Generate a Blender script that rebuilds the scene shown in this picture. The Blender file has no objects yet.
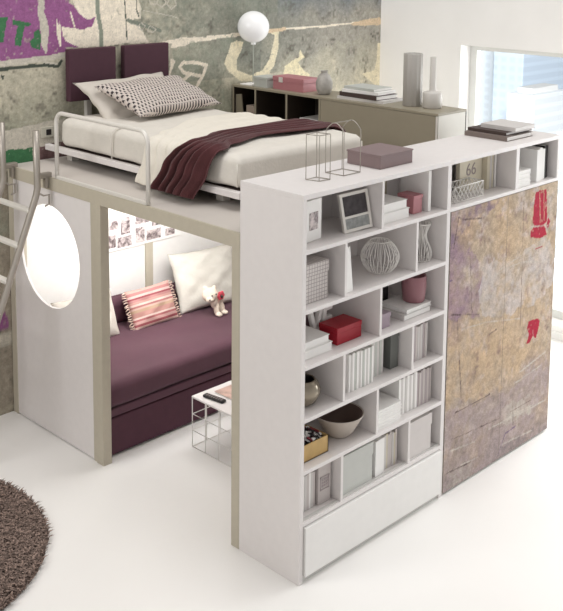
import bpy, bmesh, math, random
import numpy as np
from mathutils import Vector, Matrix
random.seed(7); rng = np.random.default_rng(7)
S = bpy.context.scene; COL = S.collection; PI = math.pi

# ------------------------------------------------------------ camera
cam = bpy.data.cameras.new('camera'); co = bpy.data.objects.new('camera', cam); COL.objects.link(co)
yaw, pitch, roll = 0.780549, 0.131198, 0.009108
fw = Vector((math.cos(yaw)*math.cos(pitch), math.sin(yaw)*math.cos(pitch), -math.sin(pitch)))
rt = Vector((math.sin(yaw), -math.cos(yaw), 0)); up = rt.cross(fw)
r2 = rt*math.cos(roll)+up*math.sin(roll); u2 = -rt*math.sin(roll)+up*math.cos(roll)
mw = Matrix((r2, u2, -fw)).transposed().to_4x4(); mw.translation = Vector((-3.4856, -3.2953, 3.22216))
co.matrix_world = mw
cam.sensor_fit = 'VERTICAL'; cam.sensor_height = 24; cam.sensor_width = 24*563/611
cam.lens = 1009.823/611*24; cam.shift_y = -220/611; cam.clip_end = 500
S.camera = co

# ------------------------------------------------------------ world, lights, exposure
S.view_settings.view_transform = 'Standard'; S.view_settings.look = 'None'
S.view_settings.gamma = 1; S.view_settings.use_curve_mapping = False
S.view_settings.exposure = 0.0
w = bpy.data.worlds.new('world'); S.world = w; w.use_nodes = True
wn = w.node_tree; bg = wn.nodes['Background']; bg.inputs[1].default_value = 1.0
_tc = wn.nodes.new('ShaderNodeTexCoord'); _sx = wn.nodes.new('ShaderNodeSeparateXYZ'); _cr = wn.nodes.new('ShaderNodeValToRGB')
wn.links.new(_tc.outputs['Generated'], _sx.inputs[0]); wn.links.new(_sx.outputs['Z'], _cr.inputs[0]); wn.links.new(_cr.outputs[0], bg.inputs[0])
_cr.color_ramp.elements[0].position = 0.0; _cr.color_ramp.elements[0].color = (0.80, 0.785, 0.78, 1)   # bright haze at the horizon
_cr.color_ramp.elements[1].position = 0.45; _cr.color_ramp.elements[1].color = (0.43, 0.42, 0.415, 1)
def area(name, loc, target, size, power, col=(1, 1, 1), sy=None):
    l = bpy.data.lights.new(name, 'AREA'); l.energy = power; l.color = col; l.size = size
    if sy: l.shape = 'RECTANGLE'; l.size_y = sy
    o = bpy.data.objects.new(name, l); COL.objects.link(o); o.location = loc
    o.rotation_euler = (Vector(target)-Vector(loc)).to_track_quat('-Z', 'Y').to_euler()
    return o
area('window_daylight', (5.6, -1.0, 2.2), (1.5, -0.2, 0.3), 4.0, 290, (1, 0.99, 0.98), 2.6)
area('facade_fill_light', (8.0, 3.0, 9.0), (40, 23, -6), 6.0, 19000, (0.97, 0.985, 1.0))  # added lamp that brightens the city block facades
area('left_fill_light', (-3.6, 2.0, 4.0), (-0.2, 2.2, 0.8), 1.8, 75, (1, 0.985, 0.975))  # added unseen lamp, lifts the porthole panel and the floor at left
area('overhead_fill_light', (1.2, -0.6, 9.5), (0.6, 0.4, 0.5), 4.0, 330, (1, 0.985, 0.97))  # added unseen fill from above, for floor and upper faces
area('alcove_ceiling_light', (0.95, 1.75, 1.63), (1.15, 2.1, 0.4), 1.3, 20, (1, 0.99, 0.97), 0.8)
area('alcove_wall_light', (0.75, 2.0, 1.5), (0.8, 2.74, 1.0), 0.6, 9, (1, 0.99, 0.97), 0.4)

# ------------------------------------------------------------ materials
def lin(c):
    return tuple((x/12.92 if x <= 0.04045 else ((x+0.055)/1.055)**2.4) for x in (v/255 for v in c))
MATS = {}
def mat(name, rgb, rough=0.5, metal=0.0, noise=0.0, nscale=20, bump=0.0, bscale=200, spec=0.4, sheen=0):
    if name in MATS: return MATS[name]
    m = bpy.data.materials.new(name); m.use_nodes = True; nt = m.node_tree; b = nt.nodes['Principled BSDF']
    c = lin(rgb)+(1,)
    b.inputs['Base Color'].default_value = c; b.inputs['Roughness'].default_value = rough
    b.inputs['Metallic'].default_value = metal; b.inputs['Specular IOR Level'].default_value = spec
    if sheen: b.inputs['Sheen Weight'].default_value = sheen
    tc = nt.nodes.new('ShaderNodeTexCoord')
    n = nt.nodes.new('ShaderNodeTexNoise'); n.inputs['Scale'].default_value = nscale; n.inputs['Detail'].default_value = 6
    nt.links.new(tc.outputs['Object'], n.inputs['Vector'])
    r = nt.nodes.new('ShaderNodeMapRange'); k = max(noise, 0.015)
    r.inputs['From Min'].default_value = 0.3; r.inputs['From Max'].default_value = 0.7
    r.inputs['To Min'].default_value = 1-k; r.inputs['To Max'].default_value = 1+k
    nt.links.new(n.outputs['Fac'], r.inputs['Value'])
    mx = nt.nodes.new('ShaderNodeVectorMath'); mx.operation = 'SCALE'; mx.inputs[0].default_value = c[:3]
    nt.links.new(r.outputs[0], mx.inputs['Scale']); nt.links.new(mx.outputs[0], b.inputs['Base Color'])
    if bump:
        n2 = nt.nodes.new('ShaderNodeTexNoise'); n2.inputs['Scale'].default_value = bscale
        nt.links.new(tc.outputs['Object'], n2.inputs['Vector'])
        bp = nt.nodes.new('ShaderNodeBump'); bp.inputs['Strength'].default_value = bump; bp.inputs['Distance'].default_value = 0.01
        nt.links.new(n2.outputs['Fac'], bp.inputs['Height']); nt.links.new(bp.outputs[0], b.inputs['Normal'])
    MATS[name] = m; return m
def painted(name, rough, k1, s1, k2, s2):
    """colour attribute 'Paint' broken up by grunge noise"""
    m = bpy.data.materials.new(name); m.use_nodes = True; nt = m.node_tree; b = nt.nodes['Principled BSDF']
    a = nt.nodes.new('ShaderNodeAttribute'); a.attribute_name = 'Paint'
    tc = nt.nodes.new('ShaderNodeTexCoord'); last = a.outputs['Color']
    for k, s in ((k1, s1), (k2, s2)):
        n = nt.nodes.new('ShaderNodeTexNoise'); n.inputs['Scale'].default_value = s; n.inputs['Detail'].default_value = 8
        n.inputs['Roughness'].default_value = 0.7
        nt.links.new(tc.outputs['Object'], n.inputs['Vector'])
        r = nt.nodes.new('ShaderNodeMapRange'); r.inputs['From Min'].default_value = 0.3; r.inputs['From Max'].default_value = 0.7
        r.inputs['To Min'].default_value = 1-k; r.inputs['To Max'].default_value = 1+k
        nt.links.new(n.outputs['Fac'], r.inputs['Value'])
        mx = nt.nodes.new('ShaderNodeVectorMath'); mx.operation = 'SCALE'
        nt.links.new(last, mx.inputs[0]); nt.links.new(r.outputs[0], mx.inputs['Scale']); last = mx.outputs[0]
    nt.links.new(last, b.inputs['Base Color']); b.inputs['Roughness'].default_value = rough
    b.inputs['Specular IOR Level'].default_value = 0.2
    return m
WHITE = mat('white_lacquer', (226, 221, 219), 0.45)
WHITE2 = mat('white_matt', (236, 234, 231), 0.6)
DECK = mat('deck_board', (200, 193, 186), 0.5, noise=.02, nscale=6)
BEIGE = mat('beige_frame', (188, 180, 163), 0.5, noise=.03)
TAUPE = mat('taupe_lacquer', (150, 142, 124), 0.45)
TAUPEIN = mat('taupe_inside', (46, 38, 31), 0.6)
FLOOR = mat('resin_floor', (240, 238, 235), 0.32, noise=.012, nscale=1.5, spec=.35)
WALLW = mat('white_plaster', (245, 243, 240), 0.8, noise=.01, nscale=3)
METAL = mat('satin_metal', (222, 218, 211), 0.35, 0.15)
CHROME = mat('grey_metal', (168, 161, 152), 0.4, 0.55)
WIREW = mat('white_wire', (238, 235, 230), 0.4)
PLUM = mat('plum_fabric', (90, 58, 70), 0.85, noise=.08, nscale=6, bump=.15, bscale=300, sheen=.1)
PLUMD = mat('plum_dark', (84, 52, 64), 0.85, noise=.05, bump=.15, bscale=300)
HEADB = mat('headboard_fabric', (72, 43, 54), 0.8, noise=.05, bump=.15, bscale=400)
THROW = mat('wine_throw', (80, 40, 42), 0.9, noise=.15, nscale=9, bump=.3, bscale=150, sheen=.15)
SHEET = mat('linen_sheet', (220, 215, 206), 0.9, noise=.03, nscale=15, bump=.2, bscale=60)
BLANK = mat('cream_blanket', (230, 224, 212), 0.9, noise=.02, bump=.25, bscale=90)
PILW = mat('pillow_linen', (204, 197, 187), 0.9, noise=.02, bump=.2, bscale=60)
CREAM = mat('cushion_cream', (208, 204, 195), 0.9, noise=.02, bump=.3, bscale=40)
PAPER = mat('paper_white', (238, 236, 233), 0.7)
PAPER2 = mat('paper_grey', (205, 201, 198), 0.7)
PAPER3 = mat('paper_pinkish', (198, 190, 187), 0.7)
PAPER4 = mat('paper_mauve', (172, 161, 162), 0.7)
BLACK = mat('black_plastic', (38, 34, 34), 0.5)
DBROWN = mat('dark_brown', (72, 58, 54), 0.6)
RED = mat('red_card', (158, 26, 42), 0.4)
PINK = mat('pink_card', (180, 122, 127), 0.5)
MAUVE = mat('mauve_ceramic', (150, 106, 112), 0.35)
GREYBOX = mat('grey_card', (188, 190, 184), 0.6)
TAUBOX = mat('taupe_card', (150, 138, 136), 0.6)
STONE = mat('stone', (170, 166, 160), 0.8, noise=.18, nscale=25, bump=.5, bscale=60)

# ------------------------------------------------------------ mesh helpers
def finish(name, bm, m, parent=None, smooth=False, loc=None):
    me = bpy.data.meshes.new(name); bm.to_mesh(me); bm.free()
    for mm in (m if isinstance(m, (list, tuple)) else [m]): me.materials.append(mm)
    if smooth:
        for p in me.polygons: p.use_smooth = True
    o = bpy.data.objects.new(name, me); COL.objects.link(o)
    if parent: o.parent = parent
    if loc: o.location = loc
    return o
def abox(bm, x0, x1, y0, y1, z0, z1, bev=0.0, seg=2):
    g = bmesh.ops.create_cube(bm, size=1.0); vs = g['verts']
    for v in vs:
        v.co = Vector(((x0+x1)/2+v.co.x*(x1-x0), (y0+y1)/2+v.co.y*(y1-y0), (z0+z1)/2+v.co.z*(z1-z0)))
    if bev:
        es = set(e for v in vs for e in v.link_edges)
        bmesh.ops.bevel(bm, geom=list(es), offset=min(bev, .45*min(x1-x0, y1-y0, z1-z0)), segments=seg, affect='EDGES', profile=.5)
def box(name, x0, x1, y0, y1, z0, z1, m, parent=None, bev=0.002, seg=2):
    bm = bmesh.new(); abox(bm, x0, x1, y0, y1, z0, z1, bev, seg); return finish(name, bm, m, parent)
def atube(bm, pts, r, n=8, closed=False, cap=True):
    pts = [Vector(p) for p in pts]; N = len(pts); rings = []; prev = None
    for i, p in enumerate(pts):
        a = pts[(i-1) % N] if (i > 0 or closed) else p; b = pts[(i+1) % N] if (i < N-1 or closed) else p
        t = (b-a).normalized()
        if prev is None:
            nrm = t.orthogonal().normalized()
        else:
            nrm = (prev-t*prev.dot(t)).normalized()
        prev = nrm; bn = t.cross(nrm)
        rr = r[i] if isinstance(r, (list, tuple)) else r
        rings.append([bm.verts.new(p+(nrm*math.cos(2*PI*k/n)+bn*math.sin(2*PI*k/n))*rr) for k in range(n)])
    for i in range(N if closed else N-1):
        A, B = rings[i], rings[(i+1) % N]
        off = 0
        if closed and i == N-1:
            off = min(range(n), key=lambda q: (B[q].co-A[0].co).length)
        for k in range(n):
            bm.faces.new((A[k], A[(k+1) % n], B[(k+1+off) % n], B[(k+off) % n]))
    if cap and not closed:
        bm.faces.new(rings[0][::-1]); bm.faces.new(rings[-1])
def tube(name, pts, r, m, parent=None, n=8, closed=False):
    bm = bmesh.new(); atube(bm, pts, r, n, closed); bmesh.ops.recalc_face_normals(bm, faces=bm.faces); return finish(name, bm, m, parent, True)
def alathe(bm, prof, c, n=40):
    rings = []
    for r, z in prof:
        rings.append([bm.verts.new((c[0]+r*math.cos(2*PI*k/n), c[1]+r*math.sin(2*PI*k/n), c[2]+z)) for k in range(n)])
    for A, B in zip(rings, rings[1:]):
        for k in range(n): bm.faces.new((A[k], A[(k+1) % n], B[(k+1) % n], B[k]))
    bm.faces.new(rings[0][::-1]); bm.faces.new(rings[-1])
def lathe(name, prof, c, m, parent=None, n=40):
    bm = bmesh.new(); alathe(bm, prof, c, n); bmesh.ops.recalc_face_normals(bm, faces=bm.faces); return finish(name, bm, m, parent, True)
def thing(name, label, cat, loc=(0, 0, 0), group=None):
    o = bpy.data.objects.new(name, None); COL.objects.link(o); o.empty_display_size = .05
    o['label'] = label; o['category'] = cat
    if group: o['group'] = group
    return o
def tag(o, label, cat, group=None, kind=None):
    o['label'] = label; o['category'] = cat
    if group: o['group'] = group
    if kind: o['kind'] = kind
    return o
def struct(o):
    o['kind'] = 'structure'; return o
def rebase(root, loc, rotz=0):
    """put an Empty at the base of parts that were built in world coordinates; optional turn about that base"""
    loc = Vector(loc)
    for c in root.children:
        shift(c, loc)
    root.location = loc; root.rotation_euler = (0, 0, rotz)
    return root
def shift(o, loc):
    if o.type == 'MESH':
        o.data.transform(Matrix.Translation(-loc))
    for c in o.children: shift(c, loc)
def setorigin(o, loc, rot=(0, 0, 0)):
    shift(o, Vector(loc)); o.location = loc; o.rotation_euler = rot; return o
def pillow_bm(w, h, t, n=26, ears=.06, wob=.004, seed=1):
    bm = bmesh.new(); rnd = random.Random(seed); ph = [rnd.random()*6 for _ in range(6)]
    g = {}
    for s in (1, -1):
        for i in range(n+1):
            for j in range(n+1):
                u = -1+2*i/n; v = -1+2*j/n
                edge = i in (0, n) or j in (0, n)
                if s == -1 and edge: g[s, i, j] = g[1, i, j]; continue
                pin = 1-ears*(1-u*u)*abs(v)**3 ; pin2 = 1-ears*(1-v*v)*abs(u)**3
                x = u*w/2*pin2; y = v*h/2*pin
                f = max(0, (1-u**2))**.42*max(0, (1-v**2))**.42
                z = s*t/2*f + (wob*math.sin(7*u+ph[0]+s)*math.cos(6*v+ph[1]) + wob*.7*math.sin(13*v+ph[2])*math.sin(9*u+ph[3]))*(f**.5)
                g[s, i, j] = bm.verts.new((x, y, z))
    for s in (1, -1):
        for i in range(n):
            for j in range(n):
                q = [g[s, i, j], g[s, i+1, j], g[s, i+1, j+1], g[s, i, j+1]]
                bm.faces.new(q if s == 1 else q[::-1])
    return bm
def pose(o, c, uax, vax):
    u = Vector(uax).normalized(); v = Vector(vax); v = (v-u*v.dot(u)).normalized(); n = u.cross(v)
    M = Matrix((u, v, n)).transposed().to_4x4(); M.translation = Vector(c); o.matrix_world = M; return o
def lidbox(name, label, x0, x1, y0, y1, z0, z1, m, cat='box', lidh=.3, over=.004, lm=None, group=None):
    t = thing(name, label, cat, group=group); zl = z1-(z1-z0)*lidh
    box('box_body', x0, x1, y0, y1, z0, zl, m, t, .002)
    box('lid', x0-over, x1+over, y0-over, y1+over, zl, z1, lm or m, t, .003)
    return rebase(t, ((x0+x1)/2, (y0+y1)/2, z0))
def abook(t, x0, x1, y0, y1, z0, z1, cm, axis='x', pm=None):
    """cover (hard case with spine) and page block; spine faces -Y for a standing book, -X for one lying down"""
    pm = pm or PAPER; bm = bmesh.new(); c = min(.003, (x1-x0 if axis == 'x' else z1-z0)*.2)
    if axis == 'x':    # standing, spine to the front
        abox(bm, x0, x0+c, y0, y1, z0, z1); abox(bm, x1-c, x1, y0, y1, z0, z1); abox(bm, x0+c, x1-c, y0, y0+c, z0, z1)
        finish('cover', bm, cm, t)
        box('pages', x0+c, x1-c, y0+c, y1-.004, z0+.003, z1-.003, pm, t, 0)
    else:              # lying flat, spine towards -X
        abox(bm, x0, x1, y0, y1, z0, z0+c); abox(bm, x0, x1, y0, y1, z1-c, z1); abox(bm, x0, x0+c, y0, y1, z0+c, z1-c)
        finish('cover', bm, cm, t)
        box('pages', x0+c, x1-.004, y0+.004, y1-.004, z0+c, z1-c, pm, t, 0)
def book(label, x0, x1, y0, y1, z0, z1, cm, axis='x', group=None, rot=0, name='book', cat='book', pm=None):
    t = thing(name, label, cat, group=group); abook(t, x0, x1, y0, y1, z0, z1, cm, axis, pm)
    return rebase(t, ((x0+x1)/2, (y0+y1)/2, z0), rot)
# ============================================================ painted surfaces
PALM = {'PUR': (146, 92, 136), 'GRN': (66, 114, 78), 'CRM': (232, 222, 204), 'GRY': (140, 146, 132), 'DRK': (74, 80, 72),
 'TAN': (212, 190, 160), 'TEA': (126, 132, 120), 'PAL': (196, 190, 177), 'BRN': (112, 88, 88), 'GRNL': (142, 148, 132),
 'TAN2': (222, 212, 184), 'CRM2': (222, 212, 180), 'GGL': (176, 172, 156),
 'DPU': (118, 98, 124), 'DPU2': (148, 122, 140), 'DWH': (196, 188, 186), 'DOR': (190, 165, 136), 'DGR': (164, 148, 148),
 'DWH2': (188, 180, 168), 'DGD': (128, 118, 118), 'DLN': (92, 74, 74), 'DWL': (192, 184, 174), 'DRD': (166, 30, 56)}
MURAL = [('p','PUR',[(-0.23,3.09),(0.5,3.08),(0.49,2.88),(0.56,2.83),(0.61,2.77),(0.69,2.73),(0.74,2.75),(0.71,2.68),(0.61,2.65),(0.47,2.65),(0.49,2.58),(0.76,2.54),(0.49,2.54),(0.49,2.51),(0.32,2.49),(0.12,2.49),(-0.25,2.48)]),('p','CRM',[(0.48,3.02),(1.16,3.01),(1.13,2.86),(1.16,2.8),(1.15,2.72),(1.03,2.71),(1.13,2.67),(1.2,2.57),(1.23,2.53),(1.01,2.54),(0.75,2.53),(0.6,2.54),(0.49,2.58),(0.46,2.64),(0.46,2.69),(0.52,2.68),(0.62,2.66),(0.71,2.68),(0.74,2.74),(0.68,2.73),(0.61,2.77),(0.56,2.84)]),('p','PAL',[(-0.25,2.48),(0.2,2.49),(0.5,2.5),(0.5,2.47),(0.28,2.45),(-0.25,2.44)]),('s','PUR',0.02,[(0.42,2.75),(0.47,2.74),(0.52,2.7),(0.61,2.68),(0.69,2.71),(0.73,2.74)]),('s','CRM',0.018,[(0.44,2.7),(0.44,2.56)]),('s','CRM',0.012,[(0.42,2.74),(0.42,2.64),(0.44,2.56)]),('s','CRM',0.012,[(0.53,2.79),(0.55,2.72),(0.56,2.69)]),('p','PAL',[(0.27,3.02),(0.32,3.02),(0.32,2.81),(0.34,2.74),(0.35,2.65),(0.34,2.53),(0.32,2.5),(0.29,2.58),(0.28,2.71),(0.27,2.8)]),('p','GRN',[(-0.11,2.78),(0.04,2.77),(0.02,2.74),(0.0,2.61),(-0.06,2.6),(-0.03,2.74),(-0.11,2.75)]),('p','GRN',[(0.07,2.75),(0.22,2.73),(0.21,2.71),(0.16,2.71),(0.13,2.57),(0.08,2.58),(0.11,2.71),(0.07,2.72)]),('p','GRN',[(0.23,2.66),(0.27,2.68),(0.29,2.63),(0.28,2.54),(0.21,2.56),(0.2,2.6),(0.23,2.62)]),('s','GRY',0.035,[(0.76,2.94),(0.76,2.78),(0.78,2.69),(0.79,2.59),(0.79,2.54)]),('p','PAL',[(0.3,2.45),(0.41,2.44),(0.42,2.42),(0.31,2.42)]),('s','DRK',0.022,[(-0.18,2.42),(-0.03,2.42),(0.08,2.43),(0.2,2.43),(0.31,2.43),(0.42,2.41),(0.45,2.45)]),('s','DRK',0.02,[(-0.03,2.43),(0.04,2.43)]),('p','DRK',[(-0.03,2.39),(0.0,2.38),(-0.01,2.35),(-0.02,2.36)]),('s','DRK',0.01,[(1.0,2.9),(1.01,2.71),(1.02,2.57)]),('s','DRK',0.012,[(1.11,2.9),(1.11,2.79),(1.13,2.74)]),('p','TEA',[(1.16,3.01),(2.75,2.99),(2.75,2.73),(2.05,2.66),(1.53,2.57),(1.23,2.55),(1.14,2.65),(1.03,2.71),(1.15,2.72)]),('s','TEA',0.03,[(1.03,2.71),(1.14,2.68),(1.23,2.65),(1.33,2.62)]),('s','PAL',0.008,[(1.14,2.68),(1.12,2.65),(1.16,2.63),(1.19,2.66),(1.15,2.69)]),('s','PAL',0.008,[(1.23,2.66),(1.21,2.62),(1.26,2.61),(1.29,2.63),(1.24,2.66)]),('s','PAL',0.01,[(1.22,2.87),(1.24,2.83),(1.29,2.82),(1.27,2.88)]),('s','PAL',0.01,[(1.33,2.88),(1.3,2.83),(1.35,2.8),(1.39,2.83),(1.37,2.87)]),('s','PAL',0.01,[(1.43,2.87),(1.4,2.82),(1.44,2.78),(1.49,2.81),(1.47,2.87)]),('s','PAL',0.006,[(1.17,2.78),(1.33,2.75),(1.51,2.71)]),('p','CRM',[(1.18,2.53),(1.33,2.53),(1.55,2.56),(1.83,2.54),(1.85,2.52),(1.69,2.51),(1.54,2.49),(1.43,2.48),(1.44,2.51)]),('s','CRM',0.030,[(1.81,2.54),(2.0,2.54),(2.16,2.55)]),('s','CRM',0.016,[(2.48,2.57),(2.88,2.57),(3.2,2.57),(3.47,2.58),(4.0,2.59)]),('p','TAN',[(3.54,2.58),(3.75,2.61),(3.97,2.62),(4.03,2.55),(3.75,2.55),(3.57,2.56)]),('p','GRNL',[(1.45,2.48),(1.73,2.5),(2.11,2.51),(2.0,2.35),(1.97,2.06),(1.47,2.15),(1.45,2.39)]),('p','CRM',[(1.43,2.4),(1.48,2.38),(1.43,2.27),(1.41,2.25)]),('s','CRM',0.030,[(1.8,2.32),(1.76,2.24),(1.7,2.17)]),('s','CRM',0.028,[(1.8,2.32),(1.68,2.35),(1.56,2.36),(1.52,2.33),(1.56,2.28),(1.73,2.24)]),('s','CRM',0.028,[(1.63,2.26),(1.55,2.22)]),('p','TAN2',[(2.12,2.5),(2.2,2.48),(2.17,2.4),(2.13,2.34),(2.13,2.26),(2.28,2.2),(2.42,2.23),(2.51,2.33),(2.57,2.52),(2.5,2.55),(2.62,2.56),(2.61,2.41),(2.56,2.26),(2.49,2.18),(2.42,2.13),(2.16,2.17),(2.03,2.26),(1.99,2.32),(2.03,2.4),(2.06,2.48)]),('s','TAN',0.03,[(2.41,2.56),(2.53,2.56),(2.69,2.57)]),('p','CRM2',[(2.67,2.16),(2.69,2.25),(2.81,2.3),(2.87,2.31),(2.88,2.38),(2.94,2.31),(2.85,2.27),(2.93,2.19),(3.01,2.15),(2.99,2.12)]),('p','GGL',[(3.11,2.36),(3.69,2.46),(3.98,2.4),(4.03,1.82),(3.02,1.92),(3.04,2.14)]),('p','TAN2',[(3.94,2.37),(4.04,2.38),(4.06,1.82),(3.88,1.84),(3.9,1.99),(3.72,2.1),(3.9,2.12),(3.93,2.2)]),('p','PAL',[(-0.19,2.02),(0.01,2.01),(0.18,2.02),(0.4,2.03),(0.51,2.04),(0.5,1.69),(-0.2,1.73)]),('p','GRN',[(-0.2,1.86),(0.03,1.87),(0.2,1.86),(0.21,1.76),(0.02,1.76),(-0.2,1.76)]),('p','BRN',[(0.21,1.86),(0.42,1.87),(0.51,1.86),(0.5,1.72),(0.21,1.75)]),('p','PUR',[(-0.23,0.78),(-0.03,0.72),(-0.02,0.6),(-0.24,0.64)]),('p','PAL',[(-0.24,0.62),(0.0,0.57),(0.0,0.48),(-0.24,0.54)]),('p','GRNL',[(-0.21,1.56),(0.03,1.48),(0.02,1.24),(-0.22,1.28)])]
DOORART = [('p','DPU',[(1.23,1.76),(1.81,1.75),(1.75,1.71),(1.52,1.67),(1.4,1.66),(1.32,1.5),(1.26,1.5)]),('p','DPU2',[(1.22,1.52),(1.36,1.52),(1.56,1.38),(1.59,1.13),(1.56,1.04),(1.22,1.11)]),('p','DWH',[(1.58,1.38),(1.87,1.31),(2.31,1.4),(2.47,1.2),(2.43,1.05),(2.22,0.95),(1.86,0.97),(1.6,1.03),(1.54,1.24)]),('p','DOR',[(1.76,1.55),(2.33,1.54),(2.31,1.4),(1.89,1.33),(1.73,1.42)]),('p','DOR',[(1.22,1.1),(1.86,0.96),(2.41,0.93),(2.41,0.62),(1.83,0.6),(1.84,0.47),(1.45,0.54),(1.26,0.65)]),('p','DGR',[(1.25,0.52),(1.59,0.48),(1.87,0.44),(2.41,0.51),(2.46,0.03),(1.24,0.01)]),('p','DWH2',[(1.88,0.35),(2.22,0.32),(2.24,0.2),(1.93,0.2),(1.87,0.27)]),('p','DWH2',[(1.31,0.14),(1.53,0.11),(1.53,0.0),(1.28,0.04)]),('p','DGD',[(1.86,0.1),(2.42,0.09),(2.44,0.01),(1.87,-0.02)]),('s','DLN',0.009,[(1.32,1.7),(1.36,1.68),(1.56,1.65)]),('s','DLN',0.009,[(1.32,1.7),(1.28,1.52)]),('s','DLN',0.008,[(1.35,0.49),(1.5,0.49),(1.72,0.49)]),('s','DLN',0.009,[(1.34,1.07),(1.41,0.54)]),('s','DLN',0.009,[(1.69,0.89),(1.77,0.9)]),('s','DLN',0.008,[(1.97,0.29),(2.22,0.29)]),('s','DWL',0.010,[(1.89,0.26),(2.25,0.25)]),('s','DWL',0.010,[(2.05,0.31),(2.06,0.15)]),('s','DWL',0.010,[(1.86,0.1),(2.25,0.07)]),('s','DWL',0.010,[(1.42,0.13),(1.61,0.11)]),('s','DLN',0.009,[(1.28,1.12),(1.56,1.05)]),('p','DRD',[(2.17,1.71),(2.3,1.71),(2.33,1.49),(2.28,1.47),(2.31,1.45),(2.33,1.4),(2.26,1.39),(2.13,1.42),(2.13,1.46),(2.17,1.49),(2.14,1.52)]),('p','DRD',[(2.34,1.51),(2.37,1.48),(2.34,1.44),(2.32,1.46)]),('p','DRD',[(2.15,0.85),(2.25,0.85),(2.29,0.82),(2.27,0.75),(2.25,0.71),(2.21,0.74),(2.17,0.7),(2.13,0.7),(2.16,0.76),(2.13,0.81)]),('s','DWL',0.010,[(2.13,1.49),(2.34,1.46)]),('s','DRD',0.008,[(2.2,1.33),(2.28,1.33)])]
DOORART += [('s','DOR',0.007,[(2.22,1.7),(2.24,1.5)]),('s','DOR',0.006,[(2.27,1.71),(2.29,1.5)]),('s','DWH',0.006,[(2.21,0.78),(2.22,0.69)]),('s','DLN',0.006,[(1.45,1.45),(1.49,1.08)]),('s','DWL',0.008,[(1.39,1.0),(1.64,0.98),(2.04,0.9)]),('s','DPU',0.012,[(1.21,1.46),(1.26,1.47),(1.31,1.42)]),('s','DPU',0.014,[(1.22,1.33),(1.27,1.33)]),('s','DWL',0.01,[(1.72,0.26),(2.09,0.24),(2.41,0.23)]),('s','DLN',0.006,[(1.99,0.37),(2.01,0.19)]),('s','DLN',0.006,[(1.32,0.33),(1.85,0.29)]),('s','DWL',0.01,[(1.31,0.26),(1.57,0.23)]),('s','DWL',0.008,[(1.57,1.14),(1.78,1.28),(2.13,1.34)]),('s','DWL',0.008,[(1.63,1.25),(2.01,1.28),(2.36,1.21)]),('s','DLN',0.005,[(2.03,1.68),(2.05,0.82)]),('s','DWL',0.012,[(2.07,0.53),(2.38,0.58)]),('s','DWL',0.01,[(2.01,0.47),(2.32,0.5)]),('s','DPU',0.01,[(1.84,0.04),(1.92,0.16),(2.04,0.17)]),('s','DLN',0.008,[(1.53,0.11),(1.27,0.13)])]  # EXTRA scratches

def inpoly(X, Z, pts):
    r = np.zeros(X.shape, bool); n = len(pts)
    for i in range(n):
        x1, z1 = pts[i]; x2, z2 = pts[(i+1) % n]
        if z1 == z2: continue
        c = ((z1 > Z) != (z2 > Z)) & (X < (x2-x1)*(Z-z1)/(z2-z1)+x1); r ^= c
    return r
def instroke(X, Z, wd, pts):
    r = np.zeros(X.shape, bool)
    for (x1, z1), (x2, z2) in zip(pts, pts[1:]):
        dx, dz = x2-x1, z2-z1; L = dx*dx+dz*dz+1e-9
        t = np.clip(((X-x1)*dx+(Z-z1)*dz)/L, 0, 1)
        r |= np.hypot(X-x1-t*dx, Z-z1-t*dz) < wd/2
    return r
def vnoise(X, Z, s, seed):
    g = np.random.default_rng(seed).random((256, 256)); a = X*s+500; b = Z*s+500
    i = np.floor(a).astype(int); j = np.floor(b).astype(int); u = a-i; v = b-j; u = u*u*(3-2*u); v = v*v*(3-2*v)
    f = lambda p, q: g[p % 256, q % 256]
    return (f(i, j)*(1-u)*(1-v)+f(i+1, j)*u*(1-v)+f(i, j+1)*(1-u)*v+f(i+1, j+1)*u*v)*2-1
def paintcols(X, Z, base, data, rag, soft=()):
    dx = rag*(vnoise(X, Z, 14, 1)+.6*vnoise(X, Z, 45, 2)); dz = rag*(vnoise(X, Z, 14, 3)+.6*vnoise(X, Z, 45, 4))
    Cc = base.copy()
    for d in data:
        k = 7.0 if d[1] in soft else 1.0
        if d[0] == 'p':
            m = inpoly(X+dx*k, Z+dz*k, d[2]).astype(float)
            if d[1] in soft: m *= .36+.30*vnoise(X, Z, 9, 11)+.35*vnoise(X, Z, 30, 12); m = np.clip(m, 0, 1)
            else: m *= 1-.5*(vnoise(X, Z, 50, 7) > .78)
        else:
            m = instroke(X+dx*.4, Z+dz*.4, d[2], d[3]).astype(float)
            if d[1] in ('DWL', 'DLN', 'DPU', 'DWH'): m *= np.clip(.62+.5*vnoise(X, Z, 20, 9), 0, .9)
        c = np.array(lin(PALM[d[1]]))
        Cc = Cc*(1-m[..., None])+c*m[..., None]
    return Cc
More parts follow.
